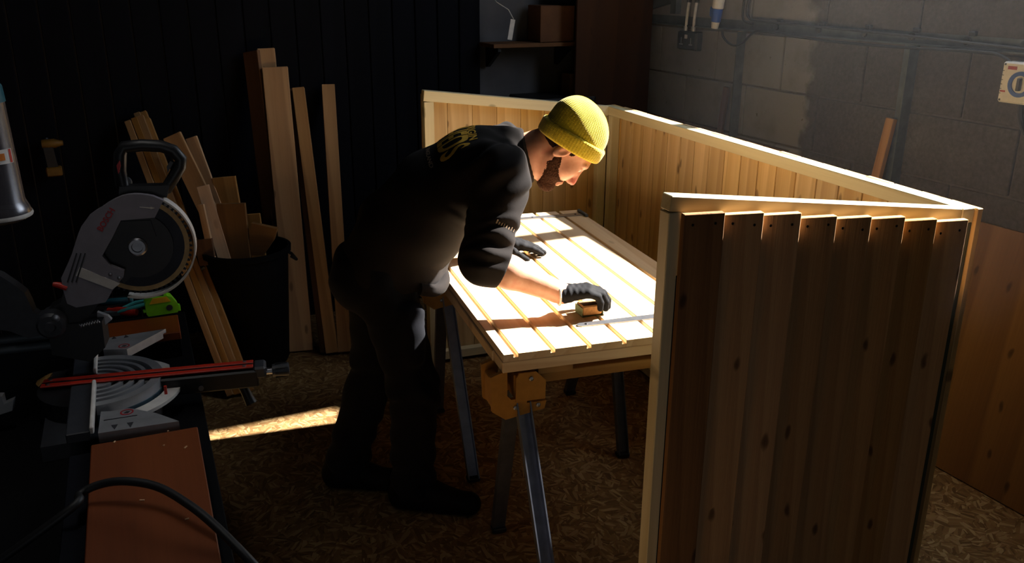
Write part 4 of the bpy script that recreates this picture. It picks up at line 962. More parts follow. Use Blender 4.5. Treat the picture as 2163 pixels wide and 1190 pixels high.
MB().box(WB(0.905, 1.575, 0.205), (0.028, 0.0015, 0.11), ((RA * 0.98 + ZV * 0.18).normalized(), RB, (ZV * 0.98 - RA * 0.18).normalized())).build('paper', M['pale_grey'], tg)
MB().tube([WB(0.892, 1.63, 0.205), WB(0.92, 1.68, 0.2), WB(0.97, 1.72, 0.15), WB(0.98, 1.80, 0.0)], 0.0025, 6).build('string', M['pale_grey'], tg)

# ------------------------------------------------------------------ the man: smooth fields meshed by surface nets
class Field:
    def __init__(s, lo, hi, h):
        s.lo = np.array(lo, np.float32); s.h = np.float32(h)
        s.n = [int(math.ceil((b - a) / h)) + 1 for a, b in zip(lo, hi)]
        s.ax = [np.float32(lo[k]) + np.arange(s.n[k], dtype=np.float32) * s.h for k in range(3)]
        s.F = np.full(s.n, 0.1, np.float32)
    def sub(s, lo, hi):
        sl = []
        for k in range(3):
            i0 = max(0, int((lo[k] - s.lo[k]) / s.h)); i1 = min(s.n[k], int((hi[k] - s.lo[k]) / s.h) + 2)
            sl.append(slice(i0, max(i1, i0)))
        X, Y, Z = (s.ax[0][sl[0]][:, None, None], s.ax[1][sl[1]][None, :, None], s.ax[2][sl[2]][None, None, :])
        return tuple(sl), X, Y, Z
    def put(s, fn, lo, hi, k=0.01, mode='add'):
        sl, X, Y, Z = s.sub(lo, hi)
        if any(q.stop <= q.start for q in sl): return
        d = np.asarray(fn(X, Y, Z), np.float32); f = s.F[sl]
        if mode == 'add':
            if k > 0:
                t = np.clip(0.5 + 0.5 * (d - f) / k, 0, 1); s.F[sl] = d * (1 - t) + f * t - k * t * (1 - t)
            else: s.F[sl] = np.minimum(f, d)
        elif mode == 'cut':
            d = -d
            if k > 0:
                t = np.clip(0.5 - 0.5 * (d - f) / k, 0, 1); s.F[sl] = d * (1 - t) + f * t + k * t * (1 - t)
            else: s.F[sl] = np.maximum(f, d)
        elif mode == 'and':
            if k > 0:
                t = np.clip(0.5 - 0.5 * (d - f) / k, 0, 1); s.F[sl] = d * (1 - t) + f * t + k * t * (1 - t)
            else: s.F[sl] = np.maximum(f, d)
        elif mode == 'disp': s.F[sl] = f + d
    def cone(s, a, b, r1, r2, k=0.01, mode='add', squash=None):
        """tapered limb from a (radius r1) to b (radius r2); squash = list of (unit vector, half width factor) widens along it"""
        a = np.array(a, np.float32); b = np.array(b, np.float32); ab = b - a; L2 = float(ab @ ab) + 1e-9
        w = max(1.0, 1.0 / min([q[1] for q in squash])) if squash else 1.0
        m = max(r1, r2) * w + k + 0.02
        def fn(X, Y, Z):
            px, py, pz = X - a[0], Y - a[1], Z - a[2]
            t = np.clip((px * ab[0] + py * ab[1] + pz * ab[2]) / L2, 0, 1)
            dx, dy, dz = px - t * ab[0], py - t * ab[1], pz - t * ab[2]
            if squash:
                for u, fac in squash:
                    e = (dx * u[0] + dy * u[1] + dz * u[2]) * (fac - 1)
                    dx, dy, dz = dx + e * u[0], dy + e * u[1], dz + e * u[2]
            return np.sqrt(dx * dx + dy * dy + dz * dz) - (r1 + t * (r2 - r1))
        s.put(fn, np.minimum(a, b) - m, np.maximum(a, b) + m, k, mode)
    def ell(s, c, R, rad, k=0.01, mode='add'):
        """ellipsoid, R = 3 axis vectors"""
        c = np.array(c, np.float32); R = np.array(R, np.float32); m = max(rad) + k + 0.02; rm = min(rad)
        def fn(X, Y, Z):
            px, py, pz = X - c[0], Y - c[1], Z - c[2]
            q = 0
            for i in range(3): q = q + ((px * R[i][0] + py * R[i][1] + pz * R[i][2]) / rad[i]) ** 2
            q = np.sqrt(q + 1e-9); return (q - 1) * rm
        s.put(fn, c - m, c + m, k, mode)
    def half(s, p, n, lo=None, hi=None, k=0.0):
        """keep only the side where (x - p) . n < 0"""
        p = np.array(p, np.float32); n = np.array(n, np.float32); n = n / np.linalg.norm(n)
        lo = s.lo if lo is None else lo; hi = [q[-1] for q in s.ax] if hi is None else hi
        s.put(lambda X, Y, Z: (X - p[0]) * n[0] + (Y - p[1]) * n[1] + (Z - p[2]) * n[2], lo, hi, k, 'and')
    def mesh(s, name, mat):
        F = s.F; I = F < 0
        nx, ny, nz = [q - 1 for q in F.shape]
        cnt = np.zeros((nx, ny, nz), np.int8)
        for dx in (0, 1):
            for dy in (0, 1):
                for dz in (0, 1): cnt += I[dx:dx + nx, dy:dy + ny, dz:dz + nz]
        cells = np.argwhere((cnt > 0) & (cnt < 8)); idx = np.full((nx, ny, nz), -1, np.int32); idx[tuple(cells.T)] = np.arange(len(cells))
        P = np.zeros((len(cells), 3), np.float64); W = np.zeros(len(cells))
        cs = [(0, 0, 0), (1, 0, 0), (0, 1, 0), (1, 1, 0), (0, 0, 1), (1, 0, 1), (0, 1, 1), (1, 1, 1)]
        val = [F[cells[:, 0] + c[0], cells[:, 1] + c[1], cells[:, 2] + c[2]].astype(np.float64) for c in cs]
        for i, j in ((0, 1), (2, 3), (4, 5), (6, 7), (0, 2), (1, 3), (4, 6), (5, 7), (0, 4), (1, 5), (2, 6), (3, 7)):
            a, b = val[i], val[j]; m = (a < 0) != (b < 0)
            t = np.where(m, a / np.where(m, a - b, 1), 0)
            p = np.array(cs[i])[None] + t[:, None] * (np.array(cs[j]) - np.array(cs[i]))[None]
            P[m] += p[m]; W[m] += 1
        P = (cells + P / W[:, None]) * float(s.h) + s.lo.astype(np.float64)
        faces = []
        for ax in range(3):
            o1, o2 = [(1, 2), (2, 0), (0, 1)][ax]
            sl0 = [slice(None)] * 3; sl1 = [slice(None)] * 3; sl0[ax] = slice(0, -1); sl1[ax] = slice(1, None)
            A, B = I[tuple(sl0)], I[tuple(sl1)]
            e = np.argwhere(A != B); e = e[(e[:, o1] > 0) & (e[:, o2] > 0) & (e[:, o1] < F.shape[o1] - 1) & (e[:, o2] < F.shape[o2] - 1)]
            fl = A[tuple(e.T)]
            def g(d1, d2):
                q = e.copy(); q[:, o1] += d1; q[:, o2] += d2; return idx[tuple(q.T)]
            q = np.stack([g(-1, -1), g(0, -1), g(0, 0), g(-1, 0)], 1)
            q[~fl] = q[~fl][:, ::-1]; faces.append(q)
        Q = np.concatenate(faces); Q = Q[(Q >= 0).all(1)]
        me = bpy.data.meshes.new(name)
        me.vertices.add(len(P)); me.vertices.foreach_set('co', P.astype(np.float32).ravel())
        me.loops.add(len(Q) * 4); me.loops.foreach_set('vertex_index', Q.astype(np.int32).ravel())
        me.polygons.add(len(Q)); me.polygons.foreach_set('loop_start', np.arange(len(Q), dtype=np.int32) * 4)
        me.polygons.foreach_set('use_smooth', np.ones(len(Q), bool))
        me.update(calc_edges=True); me.validate(); me.materials.append(mat)
        return me
def place(name, me, parent):
    c = np.empty(len(me.vertices) * 3, np.float32); me.vertices.foreach_get('co', c); c = c.reshape(-1, 3)
    m = (c.min(0) + c.max(0)) / 2; c -= m; me.vertices.foreach_set('co', c.ravel()); me.update()
    return link(bpy.data.objects.new(name, me), parent, Matrix.Translation(Vector(m.tolist())))
def smstep(a, b, x): t = np.clip((x - a) / (b - a), 0, 1); return t * t * (3 - 2 * t)

# joints (metres)
YC = 2.87
SPINE = [(-0.455, 0.915, 0.132, 0.178), (-0.385, 1.04, 0.138, 0.185), (-0.26, 1.165, 0.145, 0.198), (-0.12, 1.240, 0.145, 0.208), (-0.035, 1.275, 0.115, 0.19)]
SH_R, EL_R, WR_R = (-0.03, 2.668, 1.275), (-0.085, 2.575, 1.03), (0.157, 2.585, 0.920)
SH_L, EL_L, WR_L = (-0.03, 3.07, 1.275), (-0.12, 3.20, 1.05), (-0.045, 3.235, 0.893)
NECK = (0.005, YC, 1.292)
HIP_R, KN_R, AN_R = (-0.43, 2.785, 0.90), (-0.335, 2.75, 0.50), (-0.355, 2.80, 0.10)
HIP_L, KN_L, AN_L = (-0.47, 2.955, 0.90), (-0.505, 2.975, 0.50), (-0.625, 2.94, 0.10)
# head frame
HP = radians(57); HX = Vector((cos(HP), 0, -sin(HP))); HY = Vector((0, 1, 0)); HZ = Vector((sin(HP), 0, cos(HP)))
ear = at_y(1190, 323, 2.775); HO = ear + Vector((0, 0.077, 0))
def H(x, y, z): return HO + HX * x + HY * y + HZ * z
HR = (tuple(HX), tuple(HY), tuple(HZ))

def head_prims(f, grow=0.0):
    g = grow
    f.ell(H(-0.012, 0, 0.045), HR, (0.098 + g, 0.076 + g, 0.088 + g), 0.0)
    f.ell(H(0.035, 0, -0.02), HR, (0.062 + g, 0.060 + g, 0.085 + g), 0.03)
    for sg in (-1, 1):
        f.cone(H(-0.002, sg * 0.052, -0.035), H(0.062, sg * 0.016, -0.104), 0.020 + g, 0.017 + g, 0.025)
        f.ell(H(0.060, sg * 0.038, -0.018), HR, (0.026 + g, 0.024 + g, 0.030 + g), 0.02)
    f.ell(H(0.072, 0, -0.104), HR, (0.022 + g, 0.024 + g, 0.018 + g), 0.02)
    f.cone(H(0.078, -0.028, 0.034), H(0.078, 0.028, 0.034), 0.014 + g, 0.014 + g, 0.018)
def face_prims(f):
    f.cone(H(0.089, 0, 0.018), H(0.112, 0, -0.030), 0.0075, 0.0115, 0.012)
    for sg in (-1, 1):
        f.ell(H(0.100, sg * 0.0125, -0.036), HR, (0.012, 0.0085, 0.009), 0.006)
        f.ell(H(0.099, sg * 0.031, 0.014), HR, (0.016, 0.015, 0.0115), 0.012, 'cut')
        f.ell(H(0.0775, sg * 0.031, 0.014), HR, (0.013, 0.013, 0.013), 0.003)
        f.cone(H(0.0865, sg * 0.020, 0.0195), H(0.0815, sg * 0.043, 0.0185), 0.005, 0.0045, 0.004)
        f.cone(H(0.0850, sg * 0.021, 0.0075), H(0.0805, sg * 0.042, 0.0085), 0.004, 0.004, 0.004)
        f.cone(H(0.091, sg * 0.014, 0.034), H(0.080, sg * 0.046, 0.034), 0.006, 0.005, 0.008)
    f.cone(H(0.090, -0.017, -0.0615), H(0.090, 0.017, -0.0615), 0.0075, 0.0075, 0.007)
    f.cone(H(0.0885, -0.014, -0.0735), H(0.0885, 0.014, -0.0735), 0.0075, 0.0075, 0.006)
    f.cone(H(0.0985, -0.022, -0.0675), H(0.0985, 0.022, -0.0675), 0.0018, 0.0018, 0.003, 'cut')
    for sg in (-1, 1):
        tilt_ = (tuple((HX * 0.94 - HZ * 0.34)), tuple(HY), tuple((HZ * 0.94 + HX * 0.34)))
        f.ell(H(-0.006, sg * 0.078, 0.0), tilt_, (0.0175, 0.010, 0.031), 0.006)
        f.ell(H(-0.003, sg * 0.089, 0.003), tilt_, (0.0095, 0.0075, 0.018), 0.004, 'cut')

def hand_prims(f, Wp, xd, zd, thumb, curl, g=0.0, spread=0.0, fscale=1.0):
    """Wp wrist, xd along the hand, zd back of the hand, thumb = +1/-1 side sign along z x x"""
    xd = Vector(xd).normalized(); zd = Vector(zd); zd = (zd - xd * zd.dot(xd)).normalized(); yd = zd.cross(xd) * thumb
    Wp = Vector(Wp)
    def Q(x, y, z): return Wp + xd * x + yd * y + zd * z
    ks = [(0.084, 0.030), (0.089, 0.010), (0.084, -0.010), (0.076, -0.029)]
    f.cone(Q(-0.02, 0, 0), Q(0.012, 0, 0), 0.027 + g, 0.026 + g, 0.012, squash=[(tuple(yd), 0.85)])
    for (kx, ky), y0 in zip(ks, (0.013, 0.005, -0.005, -0.013)):
        f.cone(Q(0.008, y0, 0), Q(kx, ky, 0.003), 0.0195 + g, 0.0125 + g, 0.012)
    f.cone(Q(0.02, 0.012, -0.008), Q(0.055, 0.026, -0.008), 0.018 + g, 0.015 + g, 0.012)
    seg = [(0.043, 0.026, 0.021), (0.047, 0.029, 0.022), (0.044, 0.027, 0.021), (0.034, 0.021, 0.019)]
    for i, ((kx, ky), ls) in enumerate(zip(ks, seg)):
        p = Q(kx, ky, 0.003); ang = 0.0; rad = (0.0112, 0.0100, 0.0090, 0.0078) if i < 3 else (0.0100, 0.0088, 0.0080, 0.0070)
        sp = spread * (1.5 - i)
        for j, L in enumerate(ls):
            ang += curl[i][j]
            d = (xd * cos(ang) - zd * sin(ang)) + yd * sp; d.normalize()
            q = p + d * L * fscale
            f.cone(p, q, rad[j] + g, rad[j + 1] + g, 0.003 if j else 0.006); p = q
    p = Q(0.028, 0.026, -0.008)
    for d, L, r0, r1 in ((xd * 0.62 + yd * 0.72 - zd * 0.25, 0.040, 0.0145, 0.0120), (xd * 0.86 + yd * 0.40 - zd * 0.30, 0.030, 0.0118, 0.0105), (xd * 0.93 + yd * 0.18 - zd * 0.30, 0.024, 0.0102, 0.0085)):
        q = p + d.normalized() * L; f.cone(p, q, r0 + g, r1 + g, 0.004); p = q
RH = dict(Wp=WR_R, xd=(0.97, 0.16, 0.04), zd=(0, 0, 1), thumb=1, curl=[(0.35, 0.62, 0.45), (0.38, 0.66, 0.50), (0.40, 0.70, 0.50), (0.45, 0.72, 0.45)])
LH = dict(Wp=WR_L, xd=(0.96, 0.10, -0.16), zd=(0.12, 0, 1), thumb=-1, curl=[(0.10, 0.16, 0.12)] * 4, spread=0.07, fscale=0.86)

def skin():
    t = NT('skin'); tc = t.n('ShaderNodeTexCoord'); n = t.noise(tc.outputs['Object'], 22, 4); n2 = t.noise(tc.outputs['Object'], 240, 3)
    c = t.ramp(n.outputs[0], [(0.3, s2l((206, 146, 118))), (0.55, s2l((220, 166, 138))), (0.75, s2l((214, 142, 118)))])
    # the nose and lips are naturally redder
    g = t.n('ShaderNodeNewGeometry'); d = t.n('ShaderNodeVectorMath', operation='DISTANCE'); t.l(g.outputs['Position'], d.inputs[0]); d.inputs[1].default_value = tuple(H(0.112, 0, -0.030))
    c = t.mix(t.ramp(d.outputs['Value'], [(0.012, (0.65,) * 3), (0.030, (0,) * 3)]), c, s2l((206, 92, 84)))
    d2 = t.n('ShaderNodeVectorMath', operation='DISTANCE'); t.l(g.outputs['Position'], d2.inputs[0]); d2.inputs[1].default_value = tuple(H(0.092, 0, -0.068))
    c = t.mix(t.ramp(d2.outputs['Value'], [(0.010, (0.5,) * 3), (0.022, (0,) * 3)]), c, s2l((188, 96, 88)))
    t.l(c, t.p.inputs['Base Color']); t.p.inputs['Roughness'].default_value = 0.5
    t.p.inputs['Subsurface Weight'].default_value = 0.08; t.p.inputs['Subsurface Radius'].default_value = (0.012, 0.005, 0.003); t.p.inputs['Subsurface Scale'].default_value = 1.0
    t.bump(n2.outputs[0], 0.12, 0.001)
    return t.m
M['skin'] = skin()
def hair_mat(name, rgb, scale=(60, 60, 400)):
    t = NT(name); tc = t.n('ShaderNodeTexCoord'); n = t.noise(t.mapping(tc.outputs['Object'], scale), 1.0, 3); c = s2l(rgb)
    t.l(t.ramp(n.outputs[0], [(0.3, tuple(x * 0.5 for x in c)), (0.7, tuple(min(1, x * 1.5) for x in c))]), t.p.inputs['Base Color']); t.p.inputs['Roughness'].default_value = 0.9; t.p.inputs['Specular IOR Level'].default_value = 0.1
    t.bump(n.outputs[0], 0.8, 0.004); return t.m
M['beard'] = hair_mat('beard', (64, 41, 27), (260, 260, 260)); M['hair'] = hair_mat('hair', (46, 30, 22), (160, 160, 160))

man = thing('person', (-0.45, 2.87, 0.0), 'man in yellow beanie and dark sweatshirt bent over the door, sanding', 'person')
# ---- body: one continuous surface (head, neck, trunk, arms, hands)
f = Field((-0.58, 2.50, 0.78), (0.36, 3.36, 1.46), 0.0034)
YV = (0.0, 1.0, 0.0)
for (x0, z0, r0, w0), (x1, z1, r1, w1) in zip(SPINE[:-1], SPINE[1:]):
    f.cone((x0, YC, z0), (x1, YC, z1), r0 - 0.035, r1 - 0.035, 0.03, squash=[(YV, (r0 - 0.035) / (w0 - 0.04))])
for s_, e_, w_ in ((SH_R, EL_R, WR_R), (SH_L, EL_L, WR_L)):
    f.cone((-0.04, YC, 1.265), s_, 0.06, 0.055, 0.03); f.cone(s_, e_, 0.052, 0.042, 0.02)
    mid = Vector(e_) * 0.68 + Vector(w_) * 0.32 + Vector((0, 0, -0.004))
    f.cone(e_, mid, 0.050, 0.050, 0.02); f.cone(mid, w_, 0.050, 0.033, 0.02)
hand_prims(f, g=-0.0035, **RH); hand_prims(f, g=-0.0035, **LH)
f.cone(NECK, H(-0.03, 0, -0.015), 0.066, 0.060, 0.03); f.cone((0.02, YC, 1.255), H(0.01, 0, -0.06), 0.045, 0.042, 0.03)
hf = None
head_prims(f); face_prims(f)
body = place('body', f.mesh('body', M['skin']), man)
# ---- eyes
for sg in (-1, 1):
    e_ = MB().lathe(H(0.0780, sg * 0.031, 0.0135) - HX * 0.0125, HX, [(0.0128 * sin(t), 0.0128 * (1 - cos(t))) for t in [pi * k / 10 for k in range(11)]], 16).build('eye', M['white'], man, True)
    MB().lathe(H(0.0780, sg * 0.031, 0.0125) + HX * 0.0122, HX, [(0.0055, -0.0006), (0.0045, 0.0006), (0, 0.0011)], 14).build('iris', M['ink'], e_, True)
# ---- beard
f = Field(H(0.03, 0, -0.05) - Vector((0.13, 0.1, 0.13)), H(0.03, 0, -0.05) + Vector((0.13, 0.1, 0.13)), 0.0026)
head_prims(f, 0.0035)
f.put(lambda X, Y, Z: 0.0016 * np.sin(X * 900 + 3 * np.sin(Z * 400)) * np.sin(Y * 800 + 2 * np.sin(X * 300)) * np.ones_like(Z), f.lo, [q[-1] for q in f.ax], 0, 'disp')
hl_ = lambda X, Y, Z: ((X - HO.x) * HX.x + (Z - HO.z) * HX.z, (Y - HO.y) * 1.0, (X - HO.x) * HZ.x + (Z - HO.z) * HZ.z)
def beard_region(X, Y, Z):
    x, y, z = hl_(X, Y, Z)
    top = -0.010 - 0.044 * smstep(0.0, 0.060, x)      # cheek line
    rag = 0.0035 * np.sin(x * 520 + 2 * np.sin(z * 310)) * np.sin(z * 460 + 1.7 * np.sin(y * 300 + x * 200)) + 0.003 * np.sin(x * 190 + z * 240)
    d = z - top + rag
    d = np.maximum(d, -(x - (-0.004) - 0.10 * np.maximum(-0.03 - z, 0)) + rag)                                                       # behind the jaw
    lips = np.sqrt(((z + 0.068) / 0.014) ** 2 + (y / 0.026) ** 2) - 1                        # gap for the mouth
    d = np.maximum(d, -np.where(x > 0.05, lips * 0.014, 1.0))
    return d
f.put(beard_region, f.lo, [q[-1] for q in f.ax], 0.003, 'and')
place('beard', f.mesh('beard', M['beard']), man)
# ---- hair below the beanie
BT = radians(27); BN = HZ * cos(BT) - HX * sin(BT)                                           # beanie axis
def bdist(X, Y, Z, off): return (X - HO.x) * BN.x + (Y - HO.y) * BN.y + (Z - HO.z) * BN.z - off
f = Field(H(-0.02, 0, 0.0) - Vector((0.13, 0.1, 0.13)), H(-0.02, 0, 0.0) + Vector((0.13, 0.1, 0.13)), 0.003)
f.ell(H(-0.012, 0, 0.045), HR, (0.101, 0.079, 0.092), 0.0); f.ell(H(-0.035, 0, 0.0), HR, (0.062, 0.062, 0.05), 0.02)
f.put(lambda X, Y, Z: 0.0012 * np.sin(X * 700) * np.sin(Y * 600 + Z * 500) * np.ones_like(Z), f.lo, [q[-1] for q in f.ax], 0, 'disp')
def hair_region(X, Y, Z):
    x, y, z = hl_(X, Y, Z)
    low = np.where(x < -0.028, -0.022 + 0.25 * (x + 0.028), np.where((x > 0.012) & (x < 0.030), -0.012, 0.035))
    return np.maximum(low - z, x - 0.032)
f.put(hair_region, f.lo, [q[-1] for q in f.ax], 0.002, 'and')
f.put(lambda X, Y, Z: bdist(X, Y, Z, 0.05), f.lo, [q[-1] for q in f.ax], 0.0, 'and')
place('hair', f.mesh('hair', M['hair']), man)
# ---- beanie: crown and folded cuff
def knit():
    t = NT('knit'); tc = t.n('ShaderNodeTexCoord'); g = t.n('ShaderNodeNewGeometry')
    sub = t.n('ShaderNodeVectorMath', operation='SUBTRACT'); t.l(g.outputs['Position'], sub.inputs[0]); sub.inputs[1].default_value = tuple(HO + HZ * 0.045)
    def dot(v):
        d = t.n('ShaderNodeVectorMath', operation='DOT_PRODUCT'); t.l(sub.outputs[0], d.inputs[0]); d.inputs[1].default_value = tuple(v); return d.outputs['Value']
    bx_ = HY.cross(BN).normalized()
    ang = t.math('ARCTAN2', dot(HY), dot(bx_)); hgt = dot(BN)
    rib = t.math('SINE', t.math('MULTIPLY', ang, 62.0)); row = t.math('SINE', t.math('MULTIPLY', hgt, 1500.0))
    n = t.noise(g.outputs['Position'], 400, 2); n2 = t.noise(g.outputs['Position'], 30, 3)
    h = t.math('ADD', t.math('MULTIPLY', rib, 0.5), t.math('MULTIPLY', row, 0.3)); h = t.math('ADD', h, n.outputs[0])
    t.l(t.ramp(n2.outputs[0], [(0.3, s2l((214, 186, 22))), (0.7, s2l((240, 216, 48)))]), t.p.inputs['Base Color'])
    t.p.inputs['Roughness'].default_value = 0.9; t.p.inputs['Sheen Weight'].default_value = 0.3
    t.bump(h, 0.5, 0.002); return t.m
M['knit'] = knit()
BXV = HY.cross(BN).normalized()
BR_ = (tuple(BXV), (0, 1, 0), tuple(BN))
bc = H(-0.010, 0, 0.045)
f = Field(bc - Vector((0.17, 0.14, 0.17)), bc + Vector((0.17, 0.14, 0.17)), 0.003)
f.ell(bc + BN * 0.012, BR_, (0.108, 0.090, 0.116), 0.0)
f.ell(bc + BN * 0.075 - BXV * 0.03, BR_, (0.058, 0.055, 0.046), 0.03)
f.put(lambda X, Y, Z: 0.0022 * np.sin(45 * (X - HO.x) + 30 * (Z - HO.z)) * np.sin(38 * (Y - HO.y) + 20 * X), f.lo, [q[-1] for q in f.ax], 0, 'disp')
f.put(lambda X, Y, Z: -bdist(X, Y, Z, 0.030), f.lo, [q[-1] for q in f.ax], 0.004, 'and')
bn = place('beanie', f.mesh('beanie', M['knit']), man)
bn['label'] = 'yellow knitted beanie'
f = Field(bc - Vector((0.17, 0.14, 0.17)), bc + Vector((0.17, 0.14, 0.17)), 0.003)
f.ell(bc + BN * 0.004, BR_, (0.117, 0.098, 0.135), 0.0)
f.put(lambda X, Y, Z: -bdist(X, Y, Z, 0.014 + 0.0 * X), f.lo, [q[-1] for q in f.ax], 0.008, 'and')
f.put(lambda X, Y, Z: bdist(X, Y, Z, 0.067 + 0.003 * np.sin(25 * X + 10 * Y)), f.lo, [q[-1] for q in f.ax], 0.010, 'and')
place('cuff', f.mesh('cuff', M['knit']), bn)
# ---- sweatshirt
f = Field((-0.68, 2.44, 0.78), (0.14, 3.36, 1.46), 0.0052)
for (x0, z0, r0, w0), (x1, z1, r1, w1) in zip(SPINE[:-1], SPINE[1:]):
    f.cone((x0, YC, z0), (x1, YC, z1), r0, r1, 0.03, squash=[(YV, r0 / w0)])
f.cone((-0.035, YC, 1.275), (0.035, YC, 1.30), 0.11, 0.080, 0.04)
f.ell((-0.30, YC, 1.02), ((0.8, 0, 0.6), (0, 1, 0), (-0.6, 0, 0.8)), (0.14, 0.17, 0.12), 0.06)      # loose belly of the shirt
hemc = Vector((-0.40, YC, 0.905)); hd = Vector((0.42, 0, 0.91))
f.cone((-0.44, YC, 0.905), (-0.36, YC, 0.895), 0.150, 0.135, 0.03, squash=[(YV, 0.80)])
for s_, e_, w_ in ((SH_R, EL_R, WR_R), (SH_L, EL_L, WR_L)):
    f.cone((-0.06, s_[1] * 0.75 + YC * 0.25, 1.265), s_, 0.10, 0.086, 0.05)
    f.cone(s_, e_, 0.088, 0.074, 0.04)
    d = (Vector(w_) - Vector(e_)).normalized()
    f.cone(e_, Vector(e_) + d * 0.085, 0.076, 0.060, 0.03)
def folds(X, Y, Z):
    out = 0
    for s_, e_, w_, amp in ((SH_R, EL_R, WR_R, 1.0), (SH_L, EL_L, WR_L, 1.0)):
        s = np.array(s_); e = np.array(e_); ab = e - s; L = np.linalg.norm(ab)
        t = ((X - s[0]) * ab[0] + (Y - s[1]) * ab[1] + (Z - s[2]) * ab[2]) / L / L
        rx, ry, rz = X - s[0] - t * ab[0], Y - s[1] - t * ab[1], Z - s[2] - t * ab[2]
        rr = np.sqrt(rx * rx + ry * ry + rz * rz); m = smstep(0.17, 0.11, rr)
        an = np.arctan2(ry, rx)
        ring = smstep(0.30, 0.62, t) * smstep(1.25, 0.95, t)
        out = out + m * ring * 0.0068 * (0.55 + 0.45 * np.sin(an * 2 + 5 * t)) * np.sin(t * 31 + 2.3 * np.sin(an * 1.5 + 0.6 + 3 * t) + 1.1 * np.sin(an * 3 + t * 9))
        up = smstep(0.50, 0.15, t) * smstep(-0.5, -0.1, t)
        out = out + m * up * 0.0060 * np.sin(an * 5 + t * 9 + 1.6 * np.sin(t * 6))
    body_m = smstep(0.02, -0.06, X) * smstep(0.80, 0.9, Z)
    q = 0.8 * X + 0.6 * Z; p = -0.6 * X + 0.8 * Z
    out = out + body_m * (0.0045 * np.sin(q * 34 + 9 * (Y - YC) + 2.0 * np.sin(p * 14)) * smstep(1.02, 1.12, q + 0.35) + 0.006 * np.sin(q * 24 + 2.5 * np.sin((Y - YC) * 14) + p * 8) * smstep(0.55, 0.35, q))
    neckf = smstep(0.16, 0.05, np.sqrt((X - 0.0) ** 2 + (Z - 1.33) ** 2 + 0.3 * (Y - YC) ** 2))
    out = out + 0.0035 * neckf * np.sin((Y - YC) * 60 + X * 50)
    return out
f.put(folds, f.lo, [q[-1] for q in f.ax], 0, 'disp')
# collar band
cp = Vector((0.048, YC, 1.300)); cn = Vector((0.97, 0, 0.24)).normalized()
f.half(cp, cn, k=0.006)
cu_ = cn.cross(Vector((0, 1, 0))).normalized()
ringp = [cp + Vector((0, 1, 0)) * 0.076 * cos(t) + cu_ * 0.080 * sin(t) - cn * 0.004 for t in [2 * pi * k / 20 for k in range(20)]]
for k in range(20): f.cone(ringp[k], ringp[(k + 1) % 20], 0.0085, 0.0085, 0.006)
# sleeve ends and hem
for e_, w_ in ((EL_R, WR_R), (EL_L, WR_L)):
    d = (Vector(w_) - Vector(e_)).normalized(); p = Vector(e_) + d * 0.066
    f.half(p, d, np.array(p) - 0.11, np.array(p) + 0.11, 0.004)
f.half((-0.42, YC, 0.862), (0.10, 0, -1), k=0.015)
sweat = place('sweatshirt', f.mesh('sweatshirt', M['sweat']), man)
sweat['label'] = 'dark grey sweatshirt with yellow back print'
# rolled cuff and loose drawstring hem roll
d = (Vector(WR_R) - Vector(EL_R)).normalized()
hemr = [Vector((-0.30, 2.715, 0.885)), Vector((-0.255, 2.74, 0.872)), Vector((-0.235, 2.80, 0.868)), Vector((-0.235, 2.88, 0.872)), Vector((-0.25, 2.95, 0.88))]
MB().tube(smooth_path(hemr), 0.021, 10).build('hem_roll', M['sweat'], sweat, True)
# ---- back print laid onto the cloth
from mathutils.bvhtree import BVHTree
WMs = WM[sweat.name]; me = sweat.data
bv = BVHTree.FromPolygons([WMs @ v.co for v in me.vertices], [tuple(p.vertices) for p in me.polygons])
EXT = Vector((0, -1, 0)); EYT = Vector((0.86, 0, 0.51)).normalized(); ENT = EXT.cross(EYT).normalized()
def onto(c0, lift=0.0012):
    def post(me, M4):
        for v in me.vertices:
            p = Vector(c0) + EXT * v.co.x + EYT * v.co.y
            h = bv.ray_cast(p + ENT * 0.4, -ENT)
            if h[0] is not None: v.co = h[0] + ENT * (lift + v.co.z)
            else: v.co = p
    return post
text_mesh('back_print', 'SHEDS', 0.185, M['print'], None, sweat, 0.0002, (0.37, 0.80), 3, onto((-0.178, YC - 0.055, 1.32)))
text_mesh('back_print', 'ORIGIN', 0.050, M['print'], None, sweat, 0.0002, (0.85, 0.72), 2, onto((-0.113, YC - 0.045, 1.35)))
text_mesh('back_print', 'ENGLAND', 0.026, M['print_faint'], None, sweat, 0.0002, (1.0, 0.7), 1, onto((-0.250, YC - 0.085, 1.28)))
# small woven marks on the sleeve
mk = MB()
for k in range(8):
    u, v = 1050 + k * 5.0, 468 + k * 2.6
    r0 = ray(u, v).normalized(); h = bv.ray_cast(CAM, r0)
    if h[0] is not None:
        n_ = h[1] if h[1].dot(r0) < 0 else -h[1]; ax_ = (ray(u + 5, v + 2.6).normalized() - r0).normalized(); ax_ = (ax_ - n_ * ax_.dot(n_)).normalized(); ay_ = n_.cross(ax_)
        c_ = h[0] + n_ * 0.0012
        mk.prism([c_ + ax_ * x + ay_ * y for x, y in ((-0.0022, -0.006), (0.0022, -0.006), (0.0022, 0.006 - 0.004 * (k % 2)), (-0.0022, 0.006 - 0.002 * (k % 3)))], n_, 0.0004)
mk.build('sleeve_marks', M['print_faint'], sweat)
